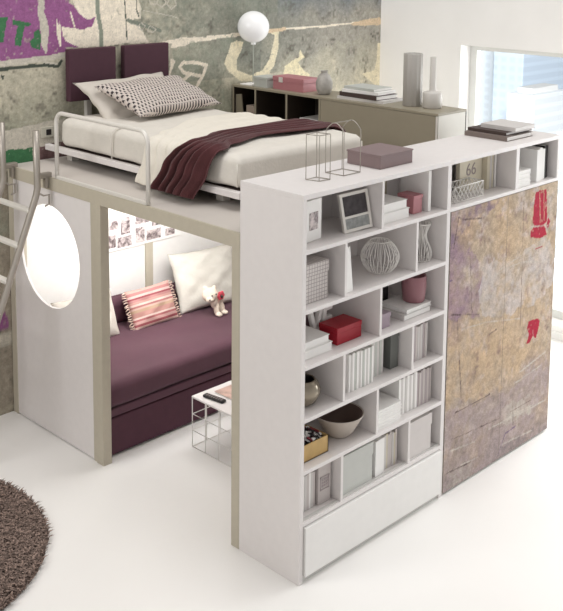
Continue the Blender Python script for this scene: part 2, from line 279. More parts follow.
def painted_grid(name, xs, zs, y, m, base_fn, data, rag, parent=None, soft=(), back=None):
    """upright sheet in the XZ plane facing -Y; with 'back' it gets real thickness up to y=back"""
    nx, nz = len(xs), len(zs); X, Z = np.meshgrid(xs, zs)
    V = np.stack([X.ravel(), np.full(X.size, y), Z.ravel()], 1)
    i, j = np.meshgrid(np.arange(nx-1), np.arange(nz-1)); a = (j*nx+i).ravel()
    F = np.stack([a, a+1, a+nx+1, a+nx], 1).tolist(); Vl = V.tolist()
    cols = paintcols(X, Z, base_fn(X, Z), data, rag, soft).reshape(-1, 3)
    if back is not None:
        k = len(Vl); x0, x1, z0, z1 = xs[0], xs[-1], zs[0], zs[-1]
        Vl += [[x0, y, z0], [x1, y, z0], [x1, y, z1], [x0, y, z1], [x0, back, z0], [x1, back, z0], [x1, back, z1], [x0, back, z1]]
        F += [[k+5, k+4, k+7, k+6], [k, k+4, k+5, k+1], [k+1, k+5, k+6, k+2], [k+2, k+6, k+7, k+3], [k+3, k+7, k+4, k]]
        cols = np.vstack([cols, np.tile(np.array(lin((170, 160, 150))), (8, 1))])
    me = bpy.data.meshes.new(name); me.from_pydata(Vl, [], F); me.materials.append(m)
    at = me.color_attributes.new('Paint', 'FLOAT_COLOR', 'POINT')
    at.data.foreach_set('color', np.hstack([cols, np.ones((len(cols), 1))]).astype(np.float32).ravel())
    o = bpy.data.objects.new(name, me); COL.objects.link(o)
    if parent: o.parent = parent
    return o
def mix(a, b, t): t = np.clip(t, 0, 1)[..., None]; return a*(1-t)+b*t
def mural_base(X, Z):
    o = np.array
    c = np.broadcast_to(o(lin((176, 173, 154))), X.shape+(3,)).copy()
    c = mix(c, o(lin((146, 148, 130))), (2.32-Z)*3+.5*vnoise(X, Z, 5, 21)-.2)            # greener wash low down
    c = mix(c, o(lin((150, 143, 128))), (1.75-Z)*9)
    c = mix(c, o(lin((122, 126, 116))), (X-1.2)*1.2*((Z > 2.2)*1.0)*(1-(X-1.2)*.28))     # grey green field
    c = mix(c, o(lin((154, 152, 141))), (X-2.3)*1.1)
    c = mix(c, o(lin((112, 120, 124))), (Z-2.62)*5*(X > 2.6)+.35*vnoise(X, Z, 6, 22)-.25)
    c = mix(c, o(lin((190, 185, 163))), (2.50-Z)*2.4*(X > 2.4)+.5*vnoise(X, Z, 4, 23)-.25)
    c = mix(c, o(lin((100, 98, 88))), .8*vnoise(X, Z, 13, 26)+.7*vnoise(X, Z, 45, 27)-.35)
    n = vnoise(X, Z, 24, 24)*.5+vnoise(X, Z, 60, 25)*.5
    return c*(1+.20*n[..., None])*np.array((1.13, 1.10, 1.12))
def door_base(X, Z):
    o = np.array
    c = np.broadcast_to(o(lin((176, 163, 143))), X.shape+(3,)).copy()
    c = mix(c, o(lin((186, 164, 132))), .4+.6*vnoise(X, Z, 5, 31))
    c = mix(c, o(lin((190, 180, 172))), .8*vnoise(X, Z, 11, 41)+.6*vnoise(X, Z, 33, 42)-.15)
    c = mix(c, o(lin((140, 118, 112))), .9*vnoise(X, Z, 16, 43)+.7*vnoise(X, Z, 60, 44)-.45)
    c = mix(c, o(lin((140, 122, 138))), (1.50-X)*2.6*np.clip((Z-.9)*5, 0, 1)+.35*vnoise(X, Z, 6, 32)-.1)
    c = mix(c, o(lin((156, 146, 142))), (.62-Z)*2+.4*vnoise(X, Z, 5, 33)-.1)
    n = vnoise(X, Z, 22, 34)*.5+vnoise(X, Z, 55, 35)*.5
    return c*(1+.30*n[..., None])*np.array((1.0, .95, .97))

# ============================================================ room shell
YW, XW = 2.784, 3.985
struct(box('floor', -6, XW+.25, -7, YW+.1, -.08, 0, FLOOR, bev=0))
xs = np.concatenate([np.arange(-6, -.5, .25), np.arange(-.5, XW+.12, .007), [XW+.13]])
zs = np.concatenate([np.arange(0, 1.7, .03), np.arange(1.7, 2.86, .007), np.arange(2.9, 4.7, .2)])
MURM = painted('mural_print', .8, .16, 26, .18, 90)
struct(painted_grid('wall_back', xs, zs, YW, MURM, mural_base, MURAL, .005, None, ('GGL', 'GRNL', 'TEA'), back=YW+.12))
# right wall with the big window opening
WY, WZ0, WZ1, WT = 1.865, .12, 2.42, .22
bm = bmesh.new()
abox(bm, XW, XW+WT, WY, YW, 0, 4.6); abox(bm, XW, XW+WT, -7, WY, WZ1, 4.6); abox(bm, XW, XW+WT, -7, WY, 0, WZ0)
struct(finish('wall_right', bm, WALLW))
bm = bmesh.new(); fx = XW+WT-.07
for y in (WY-.001, .55, -.85, -2.25): abox(bm, fx, fx+.06, y-.07, y, WZ0+.07, WZ1-.05)
abox(bm, fx, fx+.06, -3.0, WY-.001, WZ0+.001, WZ0+.07); abox(bm, fx, fx+.06, -3.0, WY-.001, WZ1-.05, WZ1-.001)
struct(finish('window_1', bm, mat('window_frame', (214, 214, 210), .5)))
gm = bpy.data.materials.new('window_glass'); gm.use_nodes = True; nt = gm.node_tree; nt.nodes.remove(nt.nodes['Principled BSDF'])
tr = nt.nodes.new('ShaderNodeBsdfTransparent'); gl = nt.nodes.new('ShaderNodeBsdfGlossy'); mxs = nt.nodes.new('ShaderNodeMixShader')
gl.inputs['Roughness'].default_value = .02; mxs.inputs[0].default_value = .05; tr.inputs[0].default_value = (.97, .985, .99, 1)
nt.links.new(tr.outputs[0], mxs.inputs[1]); nt.links.new(gl.outputs[0], mxs.inputs[2]); nt.links.new(mxs.outputs[0], nt.nodes['Material Output'].inputs[0])
struct(box('window_2', fx+.026, fx+.034, -3.0, WY-.07, WZ0+.07, WZ1-.05, gm, bev=0))
struct(box('trim_1', XW-.02, XW, -7, YW, 0, .07, WHITE2))   # skirting under the window
# socket plate on the mural wall
t = thing('wall_socket', 'pale socket plate with black outlet on the mural wall beside the bed head', 'socket')
box('plate', .27, .38, YW-.012, YW, 1.92, 1.995, mat('socket_plate', (190, 186, 172), .5), t, .003)
box('outlet', .305, .345, YW-.016, YW-.010, 1.937, 1.977, BLACK, t, .002)
rebase(t, (.32, YW, 1.92))
# outside: balcony and far city blocks
tag(box('balcony', XW+WT, 6.2, -7, 4.5, -.2, -.05, mat('balcony_tile', (236, 238, 240), .7), bev=.01), 'pale balcony floor slab outside the big window', 'balcony')
t = thing('balcony_railing', 'pale blue grey balcony railing with horizontal bars outside the window', 'railing')
RM = mat('railing_metal', (206, 213, 220), .5)
for k in range(5): box('rail_bar', 5.98, 6.02, -6, 4.4, .12+.2*k, .17+.2*k, RM, t, .004)
for y in (-5, -3.5, -2, -.5, 1, 2.5, 4): box('railing_post', 5.97, 6.03, y-.02, y+.02, -.05, 1.02, RM, t, .004)
rebase(t, (6, 0, -.05))
def facade(rgb):
    m = bpy.data.materials.new('facade'); m.use_nodes = True; nt = m.node_tree; b = nt.nodes['Principled BSDF']; b.inputs['Roughness'].default_value = .8
    tc = nt.nodes.new('ShaderNodeTexCoord'); mp = nt.nodes.new('ShaderNodeMapping'); mp.inputs['Rotation'].default_value = (PI/2, 0, PI/2); br = nt.nodes.new('ShaderNodeTexBrick'); br.offset = 0
    sx = nt.nodes.new('ShaderNodeSeparateXYZ'); cb_ = nt.nodes.new('ShaderNodeCombineXYZ'); nt.links.new(tc.outputs['Object'], sx.inputs[0])
    nt.links.new(sx.outputs['Y'], cb_.inputs['X']); nt.links.new(sx.outputs['Z'], cb_.inputs['Y']); nt.links.new(cb_.outputs[0], br.inputs['Vector'])
    br.inputs['Scale'].default_value = 1; br.inputs['Brick Width'].default_value = .5; br.inputs['Row Height'].default_value = .45; br.inputs['Mortar Size'].default_value = .1
    g = tuple(max(0, v-9) for v in rgb)
    br.inputs['Color1'].default_value = lin(g)+(1,); br.inputs['Color2'].default_value = lin(g)+(1,); br.inputs['Mortar'].default_value = lin(rgb)+(1,)
    nt.links.new(br.outputs['Color'], b.inputs['Base Color']); return m
def tower(label, x, y0, y1, top, rgb, d=6, nf=30):
    b = thing('building', label, 'building', group=None)
    box('tower_wall', x, x+d, y0, y1, -40, top, facade(rgb), b, .05)
    box('tower_roof', x+.4, x+d-.4, y0+.3, y1-.3, top, top+.25, WHITE2, b, .02)
    return rebase(b, (x, (y0+y1)/2, -40))
tower('tall pale blue tower, tallest block seen through the window', 40, 23.05, 24.75, 6, (216, 229, 243))
tower('white block left of the tall blue tower outside the window', 44, 27.3, 29.6, 3, (232, 240, 246))
tower('low white block in front of the blue tower outside the window', 36, 20.0, 21.4, -3.0, (242, 246, 249), 3)
tower('low white block with a taller corner behind the stacked books outside', 47, 24.2, 26.6, -3.6, (240, 245, 249), 4)
tower('distant pale blue block at the right edge of the window view', 32, 15.2, 17.1, -4.0, (232, 240, 247), 4)
gp = box('city_ground', 7.5, 400, -200, 300, -42, -40, mat('city_haze', (236, 242, 248), .9), bev=0); struct(gp)

# ============================================================ loft platform
HB, DZ = 1.768, 1.687
loft = thing('loft_platform', 'white and beige loft platform carrying the bed, with round porthole in its side panel', 'loft platform')
box('deck', .012, 2.43, .455, 2.775, DZ+.005, HB, DECK, loft, .002)
box('front_beam', -.002, .012, .452, 2.775, DZ-.002, HB+.001, BEIGE, loft, .001)
box('inner_beam', .012, .06, .452, 2.775, DZ-.07+.068, DZ+.005, BEIGE, loft, .001)
box('post', 0, .10, .452, .514, 0, DZ, BEIGE, loft, .002)
box('post', -.002, .062, 1.700, 1.772, 0, DZ, BEIGE, loft, .002)
box('post', .004, .062, 1.775, 1.812, 0, DZ, BEIGE, loft, .002)
box('post', 0, .10, 2.722, 2.778, 0, DZ, BEIGE, loft, .002)
# side panel with round hole
def hole_panel(x0, x1, y0, y1, z0, z1, cy, cz, r, n=72):
    bm = bmesh.new(); ring = []
    for x in (x0, x1):
        inn, out = [], []
        for k in range(n):
            a = 2*PI*k/n; c, s = math.cos(a), math.sin(a)
            tt = min([((y1 if c > 0 else y0)-cy)/c if abs(c) > 1e-6 else 1e9, ((z1 if s > 0 else z0)-cz)/s if abs(s) > 1e-6 else 1e9])
            inn.append(bm.verts.new((x, cy+r*c, cz+r*s))); out.append(bm.verts.new((x, cy+tt*c, cz+tt*s)))
        for k, (yy, zz) in enumerate(((y1, z1), (y0, z1), (y0, z0), (y1, z0))):
            a = math.atan2(zz-cz, yy-cy) % (2*PI); i = round(a/(2*PI)*n) % n; out[i].co = (x, yy, zz)
        ring.append((inn, out))
    for k in range(n):
        q = (k+1) % n
        (i0, o0), (i1, o1) = ring
        bm.faces.new((i0[k], i0[q], o0[q], o0[k])); bm.faces.new((i1[k], o1[k], o1[q], i1[q]))
        bm.faces.new((i0[k], i1[k], i1[q], i0[q])); bm.faces.new((o0[k], o0[q], o1[q], o1[k]))
    bmesh.ops.recalc_face_normals(bm, faces=bm.faces); return bm
finish('side_panel', hole_panel(.006, .022, 1.812, 2.722, .008, DZ-.002, 2.285, 1.235, .345), WHITE, loft)
box('back_panel', .10, 2.42, 2.745, 2.778, 0, DZ, WHITE2, loft)
box('end_panel', 2.40, 2.43, .46, 2.745, 0, DZ, WHITE2, loft)
box('wall_post', 1.135, 1.20, 2.725, 2.745, 0, 1.0, BEIGE, loft)
rebase(loft, (1.2, 1.6, 0))
# guard rail
def roundrect_path(y0, y1, z0, z1, x, r=.05):
    P = [(x, y0, z0), (x, y0, z1-r)]
    P += [(x, y0+r-r*math.cos(a), z1-r+r*math.sin(a)) for a in [PI/2*k/6 for k in range(1, 7)]]
    P += [(x, y1-r+r*math.sin(a), z1-r+r*math.cos(a)) for a in [PI/2*k/6 for k in range(0, 7)]]
    P += [(x, y1, z0)]
    return P
g = thing('guard_rail', 'white metal tube guard rail with rounded corners on the platform edge by the bed', 'guard rail')
tube('rail_tube', roundrect_path(1.240, 2.185, HB+.004, 2.20, .012, .07), .0135, METAL, g, 12)
box('foot_bar', .002, .022, 1.24, 2.185, HB, HB+.022, METAL, g, .004)
rebase(g, (.03, 1.7, HB))
# ladder
lad = thing('ladder', 'grey metal ladder with flat rungs hooked onto the platform edge at far left', 'ladder')
def rail_pts(y): return [(-.107, y, 2.09), (-.105, y, 1.76), (-.105, y, 1.71), (-.118, y, 1.66), (-.385, y, .985), (-.763, y, .03), (-.772, y, .008)]
for y in (2.235, 2.655):
    rl = tube('side_rail', rail_pts(y), .022, CHROME, lad, 12)
    hk = tube('hook', [(-.12, y, 1.70), (-.06, y+.0, 1.66), (-.02, y, 1.66), (-.02, y, 1.60), (-.05, y, 1.59)], .006, CHROME, lad)
    cl = bmesh.new(); abox(cl, -.09, .02, y+.02, y+.06, 1.765, 1.80, .006); abox(cl, -.03, -.006, y+.02, y+.055, 1.70, 1.78, .004); finish('clamp', cl, CHROME, lad)
for k in range(7):
    z = 1.577-.215*k; x = -.118-(1.66-z)*.3955
    bm = bmesh.new(); abox(bm, x-.03, x+.022, 2.235, 2.655, z-.011, z+.011, .006); finish('rung', bm, METAL, lad)
rebase(lad, (-.7, 2.445, 0))

# ============================================================ bookcase
L1, H, D = 2.445, 2.05, .45
bc = thing('bookcase', 'white cubby bookcase with staggered shelves, standing at the end of the platform', 'bookcase')
box('side_panel', 0, .028, 0, D, 0, H-.026, WHITE, bc, .0015)
box('top_panel', 0, L1+.01, -.002, D, H-.026, H, WHITE, bc, .0015)
box('side_panel', 1.205, 1.238, .002, D, .0, 1.745, WHITE, bc, .0015)
box('shelf', .028, L1+.01, 0, D, 1.745, 1.766, WHITE, bc, .0015)
for z in (1.460, 1.167, .890, .612, .334): box('shelf', .028, 1.205, 0, D-.02, z-.021, z, WHITE, bc, .0015)
rows = [(1.766, H-.026, (.613,)), (1.460, 1.745, (.322, .922)), (1.167, 1.439, (.615,)), (.890, 1.146, (.322, .908)), (.612, .869, (.604,)), (.334, .591, (.318, .895))]
for z0, z1, xs_ in rows:
    for x in xs_: box('divider', x, x+.018, .003, D-.02, z0, z1, WHITE, bc, .001)
for x in (1.205, 1.928): box('divider', x, x+.036, .003, D-.02, 1.766, H-.026, WHITE, bc, .001)
box('side_panel', L1-.02, L1+.01, 0, D, 1.766, H-.026, WHITE, bc, .0015)
box('back_panel', .028, L1, D-.02, D-.002, .03, 1.745, WHITE, bc, 0)
box('back_panel', .028, L1-.02, .36, .372, 1.766, H-.026, WHITE, bc, 0)
box('drawer_front', .036, 1.203, -.012, .02, .036, .306, WHITE2, bc, .003)
box('plinth', .028, 1.205, .012, .03, 0, .34, mat('plinth_grey', (200, 198, 194), .5), bc, .001)
rebase(bc, (1.2, .22, 0))
# wardrobe under the long shelf
wd = thing('wardrobe', 'wardrobe with distressed ochre and purple painted doors under the long shelf', 'wardrobe')
box('cabinet_body', 1.240, L1-.005, .022, D, .03, 1.743, WHITE, wd, .001)
box('plinth', 1.25, L1-.02, .03, D, 0, .03, WHITE2, wd, .001)
DM = painted('door_print', .75, .22, 34, .28, 100)
SOFT = ('DPU', 'DPU2', 'DWH', 'DOR', 'DGR', 'DWH2', 'DGD')
for a, b in ((1.246, 1.846), (1.849, 2.449)):
    painted_grid('wardrobe_door', np.append(np.arange(a, b-.003, .006), b), np.append(np.arange(.015, 1.740, .006), 1.742), 0, DM, door_base, DOORART, .004, wd, SOFT, back=.02)
rebase(wd, (1.85, .22, 0))
# ============================================================ bed on the platform
BX0, BX1, BY0, BY1 = .30, 1.41, .80, 2.63
bed = thing('bed', 'single bed with linen covered mattress and plum two panel headboard on the platform', 'bed')
bm = bmesh.new()
abox(bm, BX0-.01, BX0+.03, BY0-.03, 2.77, 1.838, 1.878, .004); abox(bm, BX1-.03, BX1+.01, BY0-.03, 2.77, 1.838, 1.878, .004)
abox(bm, BX0+.03, BX1-.03, BY0-.03, BY0+.01, 1.838, 1.878, .004)
finish('bed_frame', bm, WHITE, bed)
box('slat_base', BX0+.03, BX1-.03, BY0+.01, BY1, 1.845, 1.875, DBROWN, bed)
for x in (.42, 1.28):
    for y in (1.05, 2.62): box('leg', x-.03, x+.03, y-.03, y+.03, HB, 1.845, METAL, bed, .003)
# mattress with slightly rumpled cover
def soft_block(x0, x1, y0, y1, z0, z1, r, nx, ny, nz, amp, fs):
    bm = bmesh.new(); bmesh.ops.create_cube(bm, size=2.0)
    bmesh.ops.subdivide_edges(bm, edges=bm.edges, cuts=max(nx, 1), use_grid_fill=True)
    hx, hy, hz = (x1-x0)/2, (y1-y0)/2, (z1-z0)/2; c = Vector(((x0+x1)/2, (y0+y1)/2, (z0+z1)/2))
    for v in bm.verts:
        p = Vector((v.co.x*hx, v.co.y*hy, v.co.z*hz))
        q = Vector((max(-hx+r, min(hx-r, p.x)), max(-hy+r, min(hy-r, p.y)), max(-hz+r, min(hz-r, p.z))))
        d = p-q
        if d.length > 1e-6: p = q+d.normalized()*r
        n = (d.normalized() if d.length > 1e-6 else Vector((0, 0, 1)))
        k = amp*(math.sin(fs*p.x+2*math.sin(fs*.6*p.y))*math.cos(fs*.8*p.y+p.z*9)+.6*math.sin(fs*2.3*p.y+p.x*5+p.z*12))
        v.co = c+p+n*k
    return bm
finish('mattress', soft_block(BX0+.015, BX1, BY0, BY1, 1.880, 2.078, .055, 40, 0, 0, .0045, 9), SHEET, bed, True)
for pts_ in ([(BX0-.004, 1.985, 1.89), (BX0-.006, 1.99, 1.97), (BX0-.004, 1.985, 2.05), (BX0+.02, 1.982, 2.082), (BX0+.08, 1.98, 2.082)],
    [(BX0+.014, BY0+.014, 1.90), (BX0+.012, BY0+.012, 1.97), (BX0+.014, BY0+.014, 2.03)],
    [(BX1-.014, BY0+.014, 1.90), (BX1-.012, BY0+.012, 1.97), (BX1-.014, BY0+.014, 2.03)]): tube('cover_seam', pts_, .005, SHEET, bed, 6)
box('headboard_panel', .452, .850, 2.69, 2.745, 2.165, 2.535, HEADB, bed, .008, 3)
box('headboard_panel', .928, 1.340, 2.69, 2.745, 2.165, 2.535, HEADB, bed, .008, 3)
for x, pn in ((.63, 0), (1.11, 1)): box('headboard_bracket', x, x+.04, 2.745, 2.783, 1.80, 2.40, METAL, [q for q in bed.children if q.name.startswith('headboard_panel')][pn], .002)
rebase(bed, (.85, 1.8, HB))
# pillows
o = finish('pillow', pillow_bm(.84, .46, .12, seed=3, wob=.012, ears=.14), PILW, None, True)
pose(o, (.88, 2.50, 2.17), (1, .06, .02), (.05, .62, .50)); tag(o, 'plain off white pillow leaning against the plum headboard', 'pillow')
def chk_mat():
    m = bpy.data.materials.new('woven_check'); m.use_nodes = True; nt = m.node_tree; b = nt.nodes['Principled BSDF']; b.inputs['Roughness'].default_value = .9
    tc = nt.nodes.new('ShaderNodeTexCoord'); mp = nt.nodes.new('ShaderNodeMapping'); nt.links.new(tc.outputs['Object'], mp.inputs[0])
    mp.inputs['Scale'].default_value = (35, 35, 35)
    sx = nt.nodes.new('ShaderNodeSeparateXYZ'); nt.links.new(mp.outputs[0], sx.inputs[0])
    def M(op, *a):
        n = nt.nodes.new('ShaderNodeMath'); n.operation = op
        for i, q in enumerate(a):
            if isinstance(q, (int, float)): n.inputs[i].default_value = q
            else: nt.links.new(q, n.inputs[i])
        return n.outputs[0]
    row = M('FLOOR', sx.outputs['Y']); fy = M('FRACT', sx.outputs['Y'])
    fx_ = M('FRACT', M('ADD', sx.outputs['X'], M('MULTIPLY', row, .5)))
    dark = M('MULTIPLY', M('LESS_THAN', M('ADD', M('ABSOLUTE', M('SUBTRACT', fx_, .5)), M('MULTIPLY', fy, .18)), .33), M('GREATER_THAN', fy, .34))
    thin = M('MULTIPLY', M('LESS_THAN', fy, .12), .35)
    mx = nt.nodes.new('ShaderNodeMix'); mx.data_type = 'RGBA'; nt.links.new(M('MAXIMUM', dark, thin), mx.inputs['Factor'])
    mx.inputs['A'].default_value = lin((208, 198, 190))+(1,); mx.inputs['B'].default_value = lin((52, 42, 46))+(1,)
    nt.links.new(mx.outputs['Result'], b.inputs['Base Color']); return m
o = finish('pillow', pillow_bm(.84, .48, .15, n=32, seed=5, wob=.008, ears=.12), chk_mat(), None, True)
pose(o, (.965, 2.33, 2.205), (.985, .13, .0), (-.03, .40, .15)); tag(o, 'pillow with dark and pale woven check pattern in front of the plain one', 'pillow')

# blankets laid over the bed
def drape(name, prof, ylo, yhi, m, ns=70, nt_=46, folds=9, amp=.012, top_amp=.004, thick=.008, seed=0, flare=0):
    """prof: polyline (x,z) across the bed with flag h = 1 where it hangs free; ylo/yhi: functions of s in 0..1"""
    P = [Vector((p[0], p[1])) for p in prof]; Ls = [0]
    for a, b in zip(P, P[1:]): Ls.append(Ls[-1]+(b-a).length)
    bm = bmesh.new(); G = []
    for i in range(ns+1):
        s = Ls[-1]*i/ns; k = max(q for q in range(len(Ls)-1) if Ls[q] <= s+1e-9); f = (s-Ls[k])/(Ls[k+1]-Ls[k])
        p = P[k].lerp(P[k+1], f); h = prof[k][2]*(1-f)+prof[k+1][2]*f
        t = (P[k+1]-P[k]).normalized(); n = Vector((-t.y, t.x)); row = []
        for j in range(nt_+1):
            v = j/nt_; y = ylo(i/ns)*(1-v)+yhi(i/ns)*v
            w1 = math.sin(folds*2*PI*v/2+seed+1.5*math.sin(s*3+seed)); w2 = math.sin(folds*PI*v*1.9+2*seed+s*4)
            a = amp*h+top_amp*(1-h)
            d = a*(w1+.45*w2)+a*1.1
            edge = min(v, 1-v); d *= min(1, edge*8+.25)
            row.append(bm.verts.new((p.x+n.x*d, y, p.y+n.y*d)))
        G.append(row)
    for i in range(ns):
        for j in range(nt_): bm.faces.new((G[i][j], G[i][j+1], G[i+1][j+1], G[i+1][j]))
    bmesh.ops.recalc_face_normals(bm, faces=bm.faces)
    o = finish(name, bm, m, None, True)
    sd = o.modifiers.new('thickness', 'SOLIDIFY'); sd.thickness = thick; sd.offset = 0
    sb = o.modifiers.new('smooth', 'SUBSURF'); sb.levels = 1; sb.render_levels = 1
    return o
def interp(pts):
    def f(s):
        for (a, b), (c, d) in zip(pts, pts[1:]):
            if s <= c: k = (s-a)/(c-a); k = k*k*(3-2*k); return b+(d-b)*k
        return pts[-1][1]
    return f
o = drape('blanket', [(.235, 1.80, 1), (.255, 1.95, 1), (.270, 2.04, .8), (.295, 2.075, .4), (.35, 2.087, 0), (.8, 2.087, 0), (1.37, 2.085, 0), (1.42, 2.07, .4), (1.44, 2.0, 1), (1.445, 1.90, 1)],
          interp([(0, 1.10), (.2, 1.22), (.3, 1.30), (1, 1.30)]), interp([(0, 1.66), (.1, 1.60), (.22, 1.60), (.3, 1.70), (.6, 1.93), (1, 1.93)]), BLANK, folds=9, amp=.010, top_amp=.003, seed=2)
setorigin(o, (.85, 1.5, 2.1)); tag(o, 'cream blanket laid across the bed and hanging over its left side', 'blanket')
o = drape('throw', [(.205, 1.800, 1), (.225, 1.86, 1), (.245, 1.97, 1), (.262, 2.05, .9), (.285, 2.095, .5), (.35, 2.102, .3), (.8, 2.102, .18), (1.37, 2.100, .18), (1.435, 2.07, .5), (1.462, 2.0, 1), (1.466, 1.90, 1)],
          interp([(0, 1.06), (.10, .98), (.22, .93), (.3, 1.02), (.5, 1.10), (.8, 1.02), (1, 1.0)]), interp([(0, 1.45), (.1, 1.38), (.2, 1.24), (.27, 1.26), (.4, 1.36), (1, 1.38)]), THROW, folds=11, amp=.030, top_amp=.004, seed=4.4, thick=.007)
setorigin(o, (.85, 1.3, 2.1)); tag(o, 'wine coloured throw folded across the foot of the bed and trailing onto the deck', 'throw')

# ============================================================ low cabinet on the platform
cb = thing('low_cabinet', 'long taupe low cabinet with open cubbies standing behind the bed', 'cabinet')
CX0, CX1, CY0, CY1, CT = 2.07, 2.40, .705, 2.77, 2.145
box('top_panel', CX0-.005, CX1, CY0, CY1, CT-.018, CT, TAUPE, cb, .0015)
box('bottom_panel', CX0, CX1, CY0, CY1, HB, HB+.03, TAUPE, cb, .0015)
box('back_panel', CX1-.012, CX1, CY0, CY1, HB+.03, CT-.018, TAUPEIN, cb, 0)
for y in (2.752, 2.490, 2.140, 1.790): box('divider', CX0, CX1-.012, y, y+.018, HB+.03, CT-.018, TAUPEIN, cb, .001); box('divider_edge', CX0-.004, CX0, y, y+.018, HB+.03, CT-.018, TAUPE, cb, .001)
box('side_panel', CX0, CX1-.012, CY0, CY0+.02, HB+.03, CT-.018, mat('taupe_end', (206, 202, 192), .4), cb, .001)
cdoor = box('door', CX0-.004, CX0+.016, CY0+.022, 1.788, HB+.032, CT-.020, TAUPE, cb, .002)
box('handle', CX0-.010, CX0-.004, CY0+.004, CY0+.016, HB+.04, CT-.02, METAL, cdoor, .001)
rebase(cb, (2.23, 1.74, HB))
# things on the cabinet
lp = thing('table_lamp', 'white globe lamp on a thin stem at the far end of the taupe cabinet', 'lamp')
LX, LY = 2.215, 2.68
box('base', LX-.11, LX+.05, LY-.09, LY+.04, CT, CT+.010, PAPER, lp, .003)
tube('stem', [(LX, LY, CT+.01), (LX, LY, 2.56)], .005, mat('lamp_stem', (176, 180, 170), .3, .3), lp)
gmat = mat('globe_glass', (240, 240, 240), .25, spec=.5); gmat.node_tree.nodes['Principled BSDF'].inputs['Emission Color'].default_value = (1, 1, 1, 1)
gmat.node_tree.nodes['Principled BSDF'].inputs['Emission Strength'].default_value = .12
pr = [(.130*math.sin(PI*k/24), -.130*math.cos(PI*k/24)) for k in range(1, 24)]
lathe('globe', [(.02, -.145), (.02, -.13)]+pr, (LX, LY, 2.615), gmat, lp, 48)
rebase(lp, (LX, LY, CT))
lidbox('storage_box', 'small grey box beside the globe lamp on the taupe cabinet', 2.11, 2.27, 2.41, 2.56, CT, CT+.085, GREYBOX, lidh=.25)
pb = lidbox('storage_box', 'dusty pink box with metal catch on the taupe cabinet', 2.13, 2.30, 2.03, 2.36, CT, CT+.105, PINK, lidh=.35)
c_ = box('catch', 2.120, 2.135, 2.25, 2.29, CT+.06, CT+.10, METAL, None, .002); c_.parent = pb; shift(c_, Vector(pb.location))
o = lathe('vase', [(.036, 0), (.05, .01), (.064, .05), (.064, .10), (.046, .145), (.026, .165), (.024, .175), (.031, .183), (.027, .183), (.016, .16)], (2.19, 1.865, CT), STONE)
setorigin(o, (2.19, 1.865, CT)); tag(o, 'small grey stone vase beside the pink box', 'vase')
z = CT
for i, (lb, a, b, c, d, h, mm, rz) in enumerate((('pale book at the bottom of the stack on the taupe cabinet', 2.12, 2.37, 1.24, 1.67, .020, PAPER2, .03), ('dark covered book in the stack on the taupe cabinet', 2.12, 2.35, 1.28, 1.65, .032, DBROWN, -.05),
        ('white book in the stack on the taupe cabinet, above the dark one', 2.13, 2.36, 1.30, 1.63, .022, PAPER, .06), ('grey topped book, topmost of the stack on the taupe cabinet', 2.14, 2.35, 1.33, 1.62, .020, GREYBOX, -.02))):
    book(lb, a, b, c, d, z, z+h, mm, 'z', 'books stacked on the taupe cabinet', rz); z += h+.001
def tower_vase():
    bm = bmesh.new(); n = 64; prof = [(0, 1), (.36, 1), (.372, .97)]
    def ring(r0, z): return [bm.verts.new((2.24+(r0+.0025*math.cos(12*2*PI*k/n))*math.cos(2*PI*k/n), 1.06+(r0+.0025*math.cos(12*2*PI*k/n))*math.sin(2*PI*k/n), CT+z)) for k in range(n)]
    R_ = [ring(.062, 0), ring(.067, .006), ring(.067, .37), ring(.064, .375), ring(.056, .375), ring(.056, .30)]
    for A, B in zip(R_, R_[1:]):
        for k in range(n): bm.faces.new((A[k], A[(k+1) % n], B[(k+1) % n], B[k]))
    bm.faces.new(R_[0][::-1]); bm.faces.new(R_[-1]); return bm
VG = mat('vase_grey', (172, 168, 162), .5)
o = finish('vase', tower_vase(), VG, None, True); setorigin(o, (2.24, 1.06, CT)); tag(o, 'tall straight grey cylinder vase on the taupe cabinet', 'vase')
o = lathe('vase', [(.06, 0), (.068, .008), (.068, .105), (.062, .115), (.026, .118), (.023, .13), (.021, .36), (.019, .362), (.015, .36), (.015, .3)], (2.26, .90, CT), mat('vase_white', (202, 198, 192), .45))
setorigin(o, (2.26, .90, CT)); tag(o, 'pale bottle vase with long thin neck next to the tall cylinder', 'vase')
# inside the cubbies
o = setorigin(box('panel_board', 2.09, 2.105, 2.62, 2.72, HB+.032, HB+.30, TAUPE, None, .002), (2.1, 2.64, HB+.032), (0, 0, 0)); o.rotation_euler = (-.12, 0, 0); o.location = (2.1, 2.68, HB+.034)
tag(o, 'taupe board leaning in the first cubby of the cabinet', 'board')
lidbox('storage_box', 'taupe box in the first cubby of the cabinet', 2.09, 2.28, 2.515, 2.62, HB+.032, HB+.22, mat('sand_card', (176, 160, 148), .6))
lidbox('storage_box', 'white box in the cubby next to the cabinet door', 2.09, 2.3, 1.83, 2.02, HB+.032, HB+.19, PAPER2)

